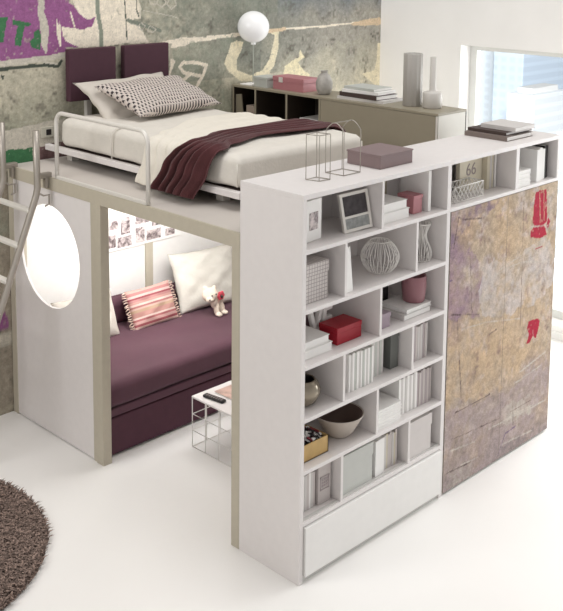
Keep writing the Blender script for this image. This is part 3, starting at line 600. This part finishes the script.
# ============================================================ alcove: daybed and cushions
db = thing('daybed', 'plum upholstered daybed in the alcove under the platform', 'daybed')
DX0, DX1, DY0, DY1 = .055, 2.12, 1.752, 2.725
box('base', DX0, DX1, DY0+.005, DY1, .012, .262, PLUMD, db, .012, 3)
box('seam_band', DX0, DX1, DY0, DY1, .270, .325, PLUM, db, .010, 3)
finish('mattress', soft_block(DX0-.005, DX1, DY0-.008, DY1, .325, .492, .05, 36, 0, 0, .003, 7), PLUM, db, True)
finish('back_cushion', soft_block(.08, .98, 2.58, 2.725, .485, .675, .05, 14, 0, 0, .003, 8), PLUMD, db, True)
finish('back_cushion', soft_block(.99, 2.1, 2.58, 2.725, .485, .645, .05, 14, 0, 0, .003, 8), PLUMD, db, True)
rebase(db, (1.08, 2.24, 0))
def stripe_mat():
    m = bpy.data.materials.new('striped_weave'); m.use_nodes = True; nt = m.node_tree; b = nt.nodes['Principled BSDF']; b.inputs['Roughness'].default_value = .9
    tc = nt.nodes.new('ShaderNodeTexCoord'); sx = nt.nodes.new('ShaderNodeSeparateXYZ'); nt.links.new(tc.outputs['Object'], sx.inputs[0])
    mr = nt.nodes.new('ShaderNodeMapRange'); mr.inputs['From Min'].default_value = -.17; mr.inputs['From Max'].default_value = .17; nt.links.new(sx.outputs['Y'], mr.inputs[0])
    cr = nt.nodes.new('ShaderNodeValToRGB'); cr.color_ramp.interpolation = 'CONSTANT'
    cs = [(0, (186, 158, 142)), (.07, (206, 178, 168)), (.14, (150, 78, 84)), (.19, (196, 158, 150)), (.25, (166, 100, 102)), (.29, (214, 192, 182)), (.33, (184, 138, 130)), (.43, (180, 152, 128)),
          (.49, (198, 168, 154)), (.53, (170, 112, 110)), (.57, (212, 190, 180)), (.61, (190, 146, 138)), (.66, (176, 128, 124)), (.71, (148, 76, 84)), (.75, (208, 180, 172)), (.80, (178, 122, 120)), (.86, (198, 160, 150)), (.95, (172, 134, 124))]
    e = cr.color_ramp.elements
    while len(e) > 1: e.remove(e[0])
    e[0].position = 0; e[0].color = lin(cs[0][1])+(1,)
    for p, c in cs[1:]: q = e.new(p); q.color = lin(c)+(1,)
    nt.links.new(mr.outputs[0], cr.inputs[0]); nt.links.new(cr.outputs[0], b.inputs['Base Color']); return m
sp = thing('cushion', 'pink and red striped woven cushion with fringed ends on the daybed', 'cushion')
o = finish('cushion_cover', pillow_bm(.41, .30, .12, seed=9, wob=.007), stripe_mat(), sp, True)
for sgn in (-1, 1):
    bm = bmesh.new()
    for k in range(17):
        y = -.135+k*.017; x = sgn*.197
        atube(bm, [(x, y, .0), (x+sgn*.018, y+random.uniform(-.006, .006), .003), (x+sgn*.035, y+random.uniform(-.012, .012), random.uniform(-.006, .006))], [.005, .005, .003], 5)
    finish('fringe', bm, mat('fringe_yarn', (206, 180, 166), .9), o, True)
pose(sp, (.975, 2.455, .615), (.99, -.02, .015), (-.12, .30, .62)); 
o = finish('cushion', pillow_bm(.60, .47, .17, n=32, seed=12, wob=.009, ears=.08), CREAM, None, True)
pose(o, (1.52, 2.47, .70), (.98, -.12, -.01), (-.02, .22, .50)); tag(o, 'large cream cushion at the right end of the daybed', 'cushion')
o = finish('cushion', pillow_bm(.50, .34, .14, seed=15), PILW, None, True)
pose(o, (.42, 2.49, .64), (1, -.02, -.02), (0, .30, .72)); tag(o, 'white pillow at the left end of the daybed, half hidden by the side panel', 'cushion')
# plush toy
def plush():
    t = thing('plush_toy', 'small cream plush toy with pink flower at its neck, leaning on the cream cushion', 'plush toy')
    FUR = mat('plush_fur', (228, 214, 198), .95, bump=.5, bscale=120, noise=.04)
    bm = bmesh.new()
    def ball(c, r, s=(1, 1, 1)):
        g = bmesh.ops.create_icosphere(bm, subdivisions=3, radius=r)
        for v in g['verts']: v.co = Vector((v.co.x*s[0], v.co.y*s[1], v.co.z*s[2]))+Vector(c)
    ball((1.38, 2.21, .665), .062, (1.05, .9, .85)); ball((1.345, 2.17, .648), .028, (1.2, 1, .8))         # head, muzzle
    ball((1.36, 2.24, .712), .018); ball((1.43, 2.22, .708), .018)                                          # ears
    ball((1.455, 2.23, .595), .05, (.95, .8, 1.25)); ball((1.43, 2.19, .545), .026, (.9, .9, 1.7)); ball((1.49, 2.20, .54), .026, (.9, .9, 1.7))   # body, legs
    ball((1.43, 2.165, .512), .025, (1, 1.3, .7)); ball((1.495, 2.175, .512), .025, (1, 1.3, .7)); ball((1.50, 2.21, .62), .022, (1, 1, 1.8)); ball((1.41, 2.19, .605), .02, (1, 1, 1.6))
    o = finish('body', bm, FUR, t, True); rm = o.modifiers.new('join', 'REMESH'); rm.mode = 'VOXEL'; rm.voxel_size = .006; rm.use_smooth_shade = True
    bm = bmesh.new(); c0 = Vector((1.45, 2.165, .655))
    for k in range(6):
        a = k*PI/3; g = bmesh.ops.create_icosphere(bm, subdivisions=2, radius=.017)
        for v in g['verts']: v.co = Vector((v.co.x, v.co.y*.5, v.co.z))+c0+Vector((.02*math.cos(a), 0, .02*math.sin(a)))
    finish('flower', bm, mat('flower_pink', (214, 84, 96), .8), t, True)
    bm = bmesh.new(); bmesh.ops.create_icosphere(bm, subdivisions=2, radius=.012, matrix=Matrix.Translation(c0+Vector((0, -.01, -.006)))); finish('flower_centre', bm, DBROWN, t, True)
    bm = bmesh.new()
    for p in ((1.352, 2.153, .678), (1.395, 2.157, .68), (1.325, 2.148, .652)): bmesh.ops.create_icosphere(bm, subdivisions=2, radius=.006, matrix=Matrix.Translation(p))
    finish('eyes_and_nose', bm, BLACK, t, True)
    rebase(t, (1.45, 2.2, .49)); t.location = (1.415, 2.215, .49)
plush()
# photo collage above the daybed
t = thing('photo_collage', 'white strip of black and white photographs on the alcove back wall', 'photo collage')
box('backing', .76, 1.48, 2.725, 2.744, 1.0, 1.50, PAPER, t, .001)
def photo_mat(k, inv=0):
    m = bpy.data.materials.new('photo_print_%s' % 'abcdefghijklmnop'[k]); m.use_nodes = True; nt = m.node_tree; b = nt.nodes['Principled BSDF']; b.inputs['Roughness'].default_value = .4
    tc = nt.nodes.new('ShaderNodeTexCoord'); mp = nt.nodes.new('ShaderNodeMapping'); mp.inputs['Location'].default_value = (k*3.1, k, k*1.7); nt.links.new(tc.outputs['Object'], mp.inputs[0])
    n = nt.nodes.new('ShaderNodeTexNoise'); n.inputs['Scale'].default_value = 22; n.inputs['Detail'].default_value = 4; n.inputs['Distortion'].default_value = 1.2; nt.links.new(mp.outputs[0], n.inputs['Vector'])
    cr = nt.nodes.new('ShaderNodeValToRGB'); cr.color_ramp.elements[0].position = .36; cr.color_ramp.elements[0].color = lin((96, 82, 84))+(1,); cr.color_ramp.elements[1].position = .64; cr.color_ramp.elements[1].color = lin((214, 202, 200))+(1,)
    nt.links.new(n.outputs['Fac'], cr.inputs[0]); nt.links.new(cr.outputs[0], b.inputs['Base Color']); return m
PH = [photo_mat(k) for k in range(4)]
phs = [(.795, .870, 1.165, 1.232), (.897, .980, 1.112, 1.240), (.785, .848, 1.028, 1.125), (.866, .995, 1.016, 1.095), (1.033, 1.165, 1.165, 1.26), (1.033, 1.118, 1.020, 1.138),
       (1.137, 1.273, 1.022, 1.100), (1.19, 1.285, 1.125, 1.25), (1.322, 1.412, 1.022, 1.078), (1.31, 1.40, 1.10, 1.24),]
for i, (a, b, c, d) in enumerate(phs): box('photo', a, b, 2.721, 2.726, c, d, PH[i % 4], t, 0)
rebase(t, (.8, 2.744, 1.0))
# wire coffee table
ct = thing('side_table', 'low white wire grid side table on the floor before the daybed', 'side table')
TX0, TX1, TY0, TY1, TH = .565, 1.05, .86, 1.508, .352
box('table_top', TX0-.004, TX1+.004, TY0-.004, TY1+.004, TH-.012, TH, WHITE, ct, .003)
def wiregrid(bm, x0, x1, y0, y1, z0, z1, nx, ny, nz, r):
    for i in range(nx+1):
        x = x0+(x1-x0)*i/nx
        for y in (y0, y1): atube(bm, [(x, y, z0), (x, y, z1)], r, 6)
    for j in range(1, ny):
        y = y0+(y1-y0)*j/ny
        for x in (x0, x1): atube(bm, [(x, y, z0), (x, y, z1)], r, 6)
    for k in range(nz+1):
        z = z0+(z1-z0)*k/nz; atube(bm, [(x0, y0, z), (x1, y0, z), (x1, y1, z), (x0, y1, z)], r, 6, closed=True)
bm = bmesh.new(); wiregrid(bm, TX0, TX1, TY0, TY1, .005, TH-.012, 4, 5, 3, .0036); finish('wire_frame', bm, WIREW, ct, True)
rebase(ct, (.8, 1.18, 0))
def magmat():
    m = mat('magazine_cover', (190, 160, 148), .4, noise=.28, nscale=18); return m
t = thing('magazine', 'open magazine with reddish cover lying on the wire table', 'magazine')
box('pages', .70, .98, 1.06, 1.44, TH+.001, TH+.009, PAPER, t, .001); box('cover', .698, .982, 1.058, 1.442, TH+.009, TH+.011, magmat(), t, 0); rebase(t, (.84, 1.25, TH))
t = thing('remote_control', 'black remote control lying on the wire table', 'remote control')
box('body', -.085, .085, -.022, .022, 0, .018, BLACK, t, .008, 3)
bm = bmesh.new()
for i in range(7):
    for j in range(3): abox(bm, -.07+i*.02, -.06+i*.02, -.014+j*.011, -.007+j*.011, .017, .021, .001)
finish('button', bm, TAUBOX, t); t.location = (.63, 1.365, TH+.001); t.rotation_euler = (0, 0, math.radians(98))
# rug
t = thing('rug', 'round shaggy brown rug on the white floor at lower left', 'rug')
RC, RR = (-1.43, 1.72), .875
lathe('backing', [(.05, .001), (RR-.02, .001), (RR-.012, .012), (.05, .014)], (RC[0], RC[1], 0), DBROWN, t, 96)
N = 52000; a = rng.random(N)*2*PI; r = RR*np.sqrt(rng.random(N))*.995
X = RC[0]+r*np.cos(a); Y = RC[1]+r*np.sin(a); da = rng.random(N)*2*PI; ln = .018+.034*rng.random(N); hh = .026+.026*rng.random(N); wd_ = .0035+.003*rng.random(N)
bx, by = np.cos(da), np.sin(da)
V = np.zeros((N, 5, 3))
V[:, 0] = np.stack([X-by*wd_, Y+bx*wd_, np.full(N, .006)], 1); V[:, 1] = np.stack([X+by*wd_, Y-bx*wd_, np.full(N, .006)], 1)
V[:, 2] = np.stack([X+by*wd_*.9+bx*ln*.4, Y-bx*wd_*.9+by*ln*.4, hh*.85], 1); V[:, 3] = np.stack([X-by*wd_*.9+bx*ln*.4, Y+bx*wd_*.9+by*ln*.4, hh*.85], 1)
V[:, 4] = np.stack([X+bx*ln, Y+by*ln, hh*.8+.004], 1)
idx = np.arange(N)*5; F = [(i, i+1, i+2, i+3) for i in idx.tolist()]+[(i+3, i+2, i+4) for i in idx.tolist()]
me = bpy.data.meshes.new('pile'); me.from_pydata(V.reshape(-1, 3).tolist(), [], F)
rm = bpy.data.materials.new('rug_yarn'); rm.use_nodes = True; nt = rm.node_tree; b = nt.nodes['Principled BSDF']; b.inputs['Roughness'].default_value = .9
at = me.color_attributes.new('Yarn', 'FLOAT_COLOR', 'POINT'); k_ = np.repeat(.45+.85*rng.random(N)**1.3, 5)[:, None]
ccc = np.array(lin((142, 122, 112)))[None]*k_; at.data.foreach_set('color', np.hstack([ccc, np.ones((5*N, 1))]).astype(np.float32).ravel())
an = nt.nodes.new('ShaderNodeAttribute'); an.attribute_name = 'Yarn'; nt.links.new(an.outputs['Color'], b.inputs['Base Color']); me.materials.append(rm)
po = bpy.data.objects.new('pile', me); COL.objects.link(po); po.parent = t; po['kind'] = 'stuff'
rebase(t, (RC[0], RC[1], 0))
# ============================================================ things on and in the bookcase
e = .001
# ---- on top
lidbox('storage_box', 'mauve grey lidded box lying on top of the bookcase', .735, 1.02, .12, .36, H+e, H+.080, mat('mauve_card', (132, 114, 114), .6), lidh=.12)
def wirestand(label, posts, z1, arch):
    t = thing('wire_stand', label, 'wire stand'); n = len(posts); zb = H+.004
    tube('base_wire', [(x, y, zb) for x, y in posts], .0026, CHROME, t, 6, closed=True)
    for i, (x, y) in enumerate(posts): tube('upright_wire', [(x, y, zb), (x, y, z1-.02), (x, y, z1)], .0024, CHROME, t, 6)
    bm = bmesh.new()
    if arch:
        for i in range(0, n, 2):
            (xa, ya), (xb, yb) = posts[i], posts[(i+1) % n]
            pts = [(xa+(xb-xa)*k/10, ya+(yb-ya)*k/10, z1+.045*math.sin(PI*k/10)) for k in range(11)]; atube(bm, pts, .0026, 6)
        (xa, ya), (xb, yb), (xc, yc), (xd, yd) = posts[:4]
        atube(bm, [((xa+xb)/2, (ya+yb)/2, z1+.045), ((xc+xd)/2, (yc+yd)/2, z1+.045)], .0026, 6)
    else:
        atube(bm, [(x, y, z1) for x, y in posts], .0026, 6, closed=True)
    finish('top_wire', bm, CHROME, t, True)
    return rebase(t, (posts[0][0], posts[0][1], H))
wirestand('angular wire stand, left one of the pair on the bookcase', [(.255, .225), (.275, .150), (.350, .142), (.335, .225)], 2.292, False)
wirestand('arched wire stand, right one of the pair, beside the mauve grey box', [(.455, .27), (.465, .150), (.600, .150), (.590, .27)], 2.285, True)
book('dark spined book, bottom of the stack on the long shelf', 1.965, 2.27, .10, .42, H+e, H+.030, mat('umber_cover', (120, 108, 102), .6), 'z', 'books stacked on top of the bookcase')
book('brown spined book in the middle of the stack on the long shelf', 2.00, 2.32, .13, .42, H+.031, H+.050, DBROWN, 'z', 'books stacked on top of the bookcase')
book('small pale book, topmost of the stack on the long shelf', 2.06, 2.30, .10, .36, H+.051, H+.078, PAPER2, 'z', 'books stacked on top of the bookcase')

# ---- row 1
z = 1.766+e
t = thing('framed_photo', 'deep white frame with a dark photo, left end of the top cubby', 'photo frame')
box('frame', -.085, .085, 0, .045, 0, .215, PAPER, t, .003); box('photo', -.02, .05, -.003, .001, .06, .15, photo_mat(4), t, 0)
t.location = (.165, .095, z); t.rotation_euler = (0, 0, .12)
t = thing('framed_photo', 'leaning silver frame with a dark photo in the top cubby', 'photo frame')
bm = bmesh.new(); w_, h_ = .20, .205
for q in ((-w_/2, -w_/2+.016, 0, h_), (w_/2-.016, w_/2, 0, h_), (-w_/2+.016, w_/2-.016, 0, .016), (-w_/2+.016, w_/2-.016, h_-.016, h_), (-w_/2+.016, w_/2-.016, .072, .084)): abox(bm, q[0], q[1], 0, .018, q[2], q[3])
finish('frame', bm, METAL, t); dk = mat('dark_photo', (62, 56, 58), .35, noise=.5, nscale=30)
box('photo', -w_/2+.012, w_/2-.012, .006, .012, .08, h_-.012, dk, t, 0); box('caption_card', -w_/2+.012, w_/2-.012, .006, .012, .012, .075, mat('caption_grey', (150, 152, 150), .4, noise=.25, nscale=40), t, 0)
tube('strut', [(0, .016, .12), (0, .10, .006)], .004, METAL, t)
t.location = (.495, .060, z+.004); t.rotation_euler = (-.20, -.04, -.12)
book('white box file, lower of the pair in the second top cubby', .655, .915, .05, .27, z, z+.055, PAPER, 'z', 'white box files in the top row', name='box_file', cat='box file')
book('white box file, upper of the pair in the second top cubby', .66, .90, .055, .265, z+.056, z+.105, PAPER, 'z', 'white box files in the top row', name='box_file', cat='box file')
lidbox('storage_box', 'small pink box beside the white box files in the top row', .975, 1.055, .07, .18, z, z+.105, PINK, lidh=.2)
book('tall white book standing right of the small pink box', 1.085, 1.11, .05, .25, z, z+.235, PAPER)
book('brown thin book standing behind the small pink box', .93, .945, .24, .345, z, z+.24, TAUPE)
# top row, over the wardrobe
def crate():
    t = thing('wire_basket', 'white lattice wire basket in the top row before the cream books', 'basket'); bm = bmesh.new()
    x0, x1, y0, y1, z0, z1 = 1.345, 1.64, .05, .155, z+.004, z+.095
    wires = []
    for y in (y0, y1):
        for i in range(9):
            xa = x0+(x1-x0)*i/8
            for s in (-1, 1):
                xb = min(x1, max(x0, xa+s*.07)); zb = z0+(z1-z0)*abs(xb-xa)/.07
                if abs(xb-xa) > .01: atube(bm, [(xa, y, z0), (xb, y, zb)], .0022, 5)
    for x in (x0, x1):
        for i in range(5):
            ya = y0+(y1-y0)*i/4; atube(bm, [(x, ya, z0), (x, min(y1, ya+.05), z1)], .0022, 5); atube(bm, [(x, ya, z0), (x, max(y0, ya-.05), z1)], .0022, 5)
    for i in range(7): xx = x0+(x1-x0)*i/6; atube(bm, [(xx, y0, z0), (xx, y1, z0)], .0022, 5)
    finish('wire_lattice', bm, WIREW, t, True)
    bm = bmesh.new()
    for zz in (z0, z1): atube(bm, [(x0, y0, zz), (x1, y0, zz), (x1, y1, zz), (x0, y1, zz)], .0035, 6, closed=True)
    finish('rim', bm, WIREW, t, True); return rebase(t, (1.49, .14, z))
crate()
lidbox('storage_box', 'dark brown box at the back left of the middle top cubby', 1.27, 1.52, .22, .34, z, z+.215, DBROWN)
CB = mat('cream_cover', (206, 198, 178), .6, noise=.06, nscale=12)
t = thing('book', 'cream book with big dark number on its cover, behind the wire basket', 'book')
box('cover', 1.555, 1.795, .165, .195, z, z+.222, CB, t, .002); box('pages', 1.56, 1.79, .168, .192, z+.222, z+.2235, PAPER, t, 0)
tx = bpy.data.curves.new('cover_mark', 'FONT'); tx.body = '66'; tx.size = .11; tx.extrude = .0006; tx.align_x = 'CENTER'
to = bpy.data.objects.new('cover_mark', tx); COL.objects.link(to)
dg = bpy.context.evaluated_depsgraph_get(); tm = bpy.data.meshes.new_from_object(to.evaluated_get(dg)); bpy.data.objects.remove(to)
tm.materials.append(TAUBOX); tm.transform(Matrix.Translation((1.675, .164, z+.105)) @ Matrix.Rotation(PI/2, 4, 'X')); to = bpy.data.objects.new('cover_mark', tm); COL.objects.link(to); to.parent = t
rebase(t, (1.675, .18, z))
for i, (a, b, h, mm, lb) in enumerate(((1.800, 1.830, .225, CB, 'thick cream book standing right of the numbered cover'), (1.832, 1.850, .22, PAPER2, 'thin grey white book standing right of the thick cream one'), (1.852, 1.868, .215, CB, 'thin cream book in the middle top cubby'), (1.885, 1.900, .235, PAPER, 'tall white book, rightmost in the middle top cubby'))):
    book(lb, a, b, .13, .32, z, z+h, mm, group='standing books in the middle top cubby')
for i in range(4):
    book(('bottom', 'second from bottom', 'third from bottom', 'topmost')[i]+' white book of the low stack in the right top cubby', 1.968+.002*(i % 2), 2.125-.003*(i % 3), .012, .21, z+.026*i, z+.026*i+.025, PAPER, 'z', 'low stack of white books in the top row')
book('dark book standing at the back of the right top cubby', 1.985, 2.00, .23, .34, z, z+.225, BLACK)
book('large grey folder standing behind the low white stack', 2.08, 2.20, .26, .35, z, z+.20, PAPER2, 'x', name='folder', cat='folder')
for i, (a, b, h) in enumerate(((2.205, 2.245, .21), (2.250, 2.285, .215), (2.290, 2.335, .20))):
    book(('left', 'middle', 'right')[i]+' one of three thick white books standing in the right top cubby', a, b, .02+.01*i, .25, z, z+h, PAPER, group='thick white standing books')
book('black book standing right of the three thick white books', 2.345, 2.385, .05, .26, z, z+.215, BLACK)

# ---- row 2
z = 1.460+e
def grid_mat():
    m = bpy.data.materials.new('checked_cloth'); m.use_nodes = True; nt = m.node_tree; b = nt.nodes['Principled BSDF']; b.inputs['Roughness'].default_value = .85
    tc = nt.nodes.new('ShaderNodeTexCoord'); br = nt.nodes.new('ShaderNodeTexBrick'); mp = nt.nodes.new('ShaderNodeMapping'); mp.inputs['Rotation'].default_value = (PI/2, 0, 0)
    nt.links.new(tc.outputs['Object'], mp.inputs[0]); nt.links.new(mp.outputs[0], br.inputs['Vector']); br.offset = 0
    br.inputs['Scale'].default_value = 40; br.inputs['Brick Width'].default_value = .8; br.inputs['Row Height'].default_value = .8; br.inputs['Mortar Size'].default_value = .07
    br.inputs['Color1'].default_value = lin((212, 206, 202))+(1,); br.inputs['Color2'].default_value = lin((206, 200, 197))+(1,); br.inputs['Mortar'].default_value = lin((158, 148, 148))+(1,)
    nt.links.new(br.outputs['Color'], b.inputs['Base Color']); return m
lidbox('storage_box', 'checked cloth box with lid in the left cubby of the second row', .045, .255, .06, .30, z, z+.205, grid_mat(), lidh=.3)
o = box('picture_card', -.035, .035, 0, .006, 0, .235, PAPER, None, .001); o.location = (.395, .035, z); o.rotation_euler = (-.10, 0, .1); tag(o, 'narrow white card leaning left of the round wire vase', 'card')
def wirevase(label, c, prof, n, m, r=.0028, tw=.0):
    t = thing('wire_vase', label, 'wire vase'); bm = bmesh.new()
    for k in range(n):
        a = 2*PI*k/n; pts = []
        for i, (rr, zz) in enumerate(prof):
            aa = a+tw*math.sin(zz*40+k*2.1); pts.append((c[0]+rr*math.cos(aa), c[1]+rr*math.sin(aa), c[2]+zz))
        atube(bm, pts, r, 6)
    finish('ribs', bm, m, t, True)
    for rr, zz in (prof[0], prof[-1]): tube('ring', [(c[0]+rr*math.cos(2*PI*k/32), c[1]+rr*math.sin(2*PI*k/32), c[2]+zz) for k in range(32)], r*1.2, m, t, 6, closed=True)
    return rebase(t, c)
prof = [(.045+.068*math.sin(PI*(.06+.86*k/16))**.8-.012*(k/16), .004+.172*k/16) for k in range(17)]
wirevase('round wire vase with many ribs in the middle cubby of the second row', (.785, .150, z), prof, 34, WIREW, .0021, .03)
prof = [(.045+.016*math.sin(PI*2*k/20+.5), .004+.215*k/20) for k in range(21)]
wirevase('tall wavy wire vase in the right cubby of the second row', (1.125, .12, z), prof, 26, WIREW, .0022, .05)

# ---- row 3
z = 1.167+e
lidbox('storage_box', 'glossy red box in the left cubby of the third row', .352, .548, .075, .205, z, z+.092, RED, lidh=.30, over=.002)
book('white book, bottom of the pair left of the red box', .035, .30, .06, .31, z, z+.045, PAPER, 'z', 'pair of thick white books left of the red box')
book('white book, top of the pair left of the red box', .035, .285, .07, .30, z+.046, z+.085, PAPER, 'z', 'pair of thick white books left of the red box')
tx = bpy.data.curves.new('letter', 'FONT'); tx.body = 'VE'; tx.size = .13; tx.extrude = .012; tx.bevel_depth = .003
to = bpy.data.objects.new('letter_ornament', tx); COL.objects.link(to); dg = bpy.context.evaluated_depsgraph_get(); tm = bpy.data.meshes.new_from_object(to.evaluated_get(dg)); bpy.data.objects.remove(to)
tm.materials.append(PAPER); to = bpy.data.objects.new('letter_ornament', tm); COL.objects.link(to); to.location = (.31, .245, z); to.rotation_euler = (PI/2, 0, 0)
to.location.z = z+.004; to.scale = (1.25, 1.7, 1); tag(to, 'white cut out letters standing at the back of the cubby with the red box', 'letters')
o = box('picture_card', .30, .42, .30, .304, z, z+.15, mat('plum_card', (120, 92, 98), .6), None, .001); setorigin(o, (.36, .302, z)); tag(o, 'small dark plum card standing behind the white letters', 'card')
book('very dark book standing at the back of the cubby with the mauve pot', .965, 1.025, .275, .30, z, z+.235, BLACK, rot=0)
lidbox('storage_box', 'small mauve box left of the white box under the mauve pot', .66, .775, .06, .17, z, z+.085, mat('lilac_card', (158, 142, 152), .6))
book('white box file lying under the mauve pot', .89, 1.14, .05, .26, z, z+.032, PAPER2, 'z', name='box_file', cat='box file')
book('white book lying directly under the mauve pot, above the box file', .92, 1.15, .055, .25, z+.033, z+.055, PAPER, 'z')
o = lathe('pot', [(.060, 0), (.064, .006), (.071, .07), (.073, .10), (.071, .15), (.069, .155), (.064, .142), (.055, .02)]+[(.02, .018)], (1.085, .135, z+.056), MAUVE)
setorigin(o, (1.085, .135, z+.056)); tag(o, 'mauve ceramic pot standing on white books in the third row', 'pot')

# ---- row 4
z = .890+e
o = lathe('vase', [(.05, 0), (.072, .014), (.094, .06), (.094, .085), (.082, .115), (.068, .128), (.064, .134), (.059, .130), (.072, .10), (.078, .06), (.03, .02)], (.165, .145, z), mat('silver_glaze', (150, 140, 124), .18, .55))
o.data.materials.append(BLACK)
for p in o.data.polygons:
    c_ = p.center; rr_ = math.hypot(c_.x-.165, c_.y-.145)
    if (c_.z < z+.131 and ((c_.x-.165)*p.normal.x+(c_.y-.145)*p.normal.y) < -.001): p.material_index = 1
setorigin(o, (.165, .145, z)); tag(o, 'round glossy silver brown vase in the left cubby of the fourth row', 'vase')
ORD = ['first', 'second', 'third', 'fourth', 'fifth', 'sixth', 'seventh', 'eighth', 'ninth', 'tenth', 'eleventh', 'twelfth', 'thirteenth', 'fourteenth']
def mags(x0, x1, z, lb, grp, cols, hmin=.19, hmax=.21, w0=.012, w1=.02, y0=.05, y1=.25, first=None):
    x = x0; i = 0
    while x < x1-.008:
        w_ = min(random.uniform(w0, w1), x1-x)
        t = thing('magazine', lb+', '+ORD[i]+' from the left', 'magazine', group=grp); abook(t, x, x+w_-.0008, y0+random.uniform(0, .004), y1, z, z+random.uniform(hmin, hmax), cols[i % len(cols)], 'x')
        rebase(t, (x+w_/2, y0, z)); x += w_; i += 1
mags(.425, .635, z, 'white spined magazine in the long fourth row', 'white magazines in the fourth row', [PAPER, PAPER2, PAPER, GREYBOX], .205, .212, .014, .018)
mags(.640, .770, z, 'pale grey magazine just left of the dark grey box', 'grey magazines in the fourth row', [PAPER2, GREYBOX], .20, .21, .015, .02, .09)
lidbox('storage_box', 'dark grey green box file in the middle cubby of the fourth row', .825, .895, .09, .26, z, z+.20, mat('slate_card', (108, 110, 106), .6), lidh=.1)
mags(.955, 1.13, z, 'pinkish magazine in the right cubby, fourth row', 'magazines in the right cubby of the fourth row', [PAPER2, PAPER3, PAPER2, PAPER4, PAPER3], .20, .215, .012, .02, .06)

# ---- row 5
z = .612+e
t = thing('gift_box', 'open golden box filled with dark and white bits in the fifth row', 'box'); GO = mat('gold_card', (192, 160, 104), .5, noise=.08)
bm = bmesh.new(); x0, x1, y0, y1 = .06, .278, .06, .22; h_ = .092
for q in ((x0, x1, y0, y0+.006), (x0, x1, y1-.006, y1), (x0, x0+.006, y0, y1), (x1-.006, x1, y0, y1)): abox(bm, q[0], q[1], q[2], q[3], z, z+h_)
abox(bm, x0, x1, y0, y1, z, z+.005); finish('box_body', bm, GO, t)
rr = random.Random(4); bms = [bmesh.new() for _ in range(3)]
for k in range(90):
    b_ = bms[(0, 0, 0, 1, 1, 2)[k % 6]]; bmesh.ops.create_cube(b_, size=1, matrix=Matrix.Translation((rr.uniform(x0+.02, x1-.02), rr.uniform(y0+.02, y1-.02), z+.078+rr.uniform(0, .018))) @ Matrix.Rotation(rr.random()*3, 4, (rr.random(), rr.random(), 1)) @ Matrix.Diagonal((.032, .016, .008, 1)))
abox(bms[0], x0+.006, x1-.006, y0+.006, y1-.006, z+.01, z+.078)
for b_, mm, nm in zip(bms, (BLACK, PAPER, mat('dark_red_bits', (120, 40, 50), .6)), ('dark_filling', 'white_filling', 'red_filling')):
    fo = finish(nm, b_, mm, t); fo['kind'] = 'stuff'
rebase(t, (.16, .14, z))
o = lathe('bowl', [(.058, 0), (.062, .006), (.085, .03), (.134, .120), (.138, .125), (.136, .129), (.130, .125), (.080, .036), (.03, .022)], (.462, .150, z), mat('bowl_outside', (186, 176, 166), .45), None, 48)
o.data.materials.append(mat('bowl_inside', (96, 78, 70), .5))
for p in o.data.polygons:
    if p.normal.z > .05 and p.center.z < z+.1255 and p.center.z > z+.02 : p.material_index = 1
setorigin(o, (.462, .150, z)); tag(o, 'wide flared bowl with brown inside in the fifth row', 'bowl')
for i in range(5):
    book(('lowest', 'second from bottom', 'middle', 'fourth from bottom', 'topmost')[i]+' white book of the lying stack in the fifth row', .640+.004*(i % 2), .850-.004*(i % 3), .02, .22, z+.0225*i, z+.0225*i+.022, PAPER, 'z', 'lying white books in the fifth row')
mags(.865, 1.03, z, 'pale magazine right of the lying white books', 'pale magazines in the fifth row', [PAPER, PAPER2], .21, .22, .014, .02, .05)
mags(1.03, 1.165, z, 'mauve magazine at the right of the fifth row', 'mauve magazines in the fifth row', [PAPER4, PAPER3], .20, .215, .014, .02, .05)

# ---- row 6
z = .334+e
mags(.075, .20, z, 'grey magazine in the bottom left cubby', 'magazines in the left cubby of the bottom row', [PAPER3, PAPER, PAPER2], .19, .20, .014, .02, .07)
t = thing('book', 'grey book with a framed pattern on its front, bottom row left cubby', 'book')
abook(t, .205, .30, .06, .26, z, z+.215, PAPER3); bm = bmesh.new()
for q in ((.218, .287, .145, .15), (.218, .287, .075, .08), (.218, .223, .075, .15), (.282, .287, .075, .15)): abox(bm, q[0], q[1], .057, .060, z+q[2], z+q[3])
for i in range(3):
    for j in range(3): abox(bm, .230+i*.018, .242+i*.018, .057, .060, z+.09+j*.018, z+.102+j*.018)
finish('cover_pattern', bm, PAPER4, t); rebase(t, (.25, .16, z))
lidbox('storage_box', 'grey green lidded box in the middle cubby of the bottom row', .350, .610, .03, .30, z, z+.225, mat('sage_card', (192, 193, 188), .6), lidh=.32)
mags(.640, .72, z, 'white magazine beside the grey green box', 'white magazines in the bottom row', [PAPER], .205, .215, .022, .028, .03)
mags(.722, .86, z, 'pinkish magazine beside the pale lidded box', 'pinkish magazines in the bottom row', [PAPER3, PAPER2, CB, PAPER3], .19, .21, .014, .02, .05)
lidbox('storage_box', 'pale pinkish lidded box in the right cubby of the bottom row', .925, 1.135, .02, .30, z, z+.225, mat('blush_card', (206, 200, 197), .6), lidh=.32)
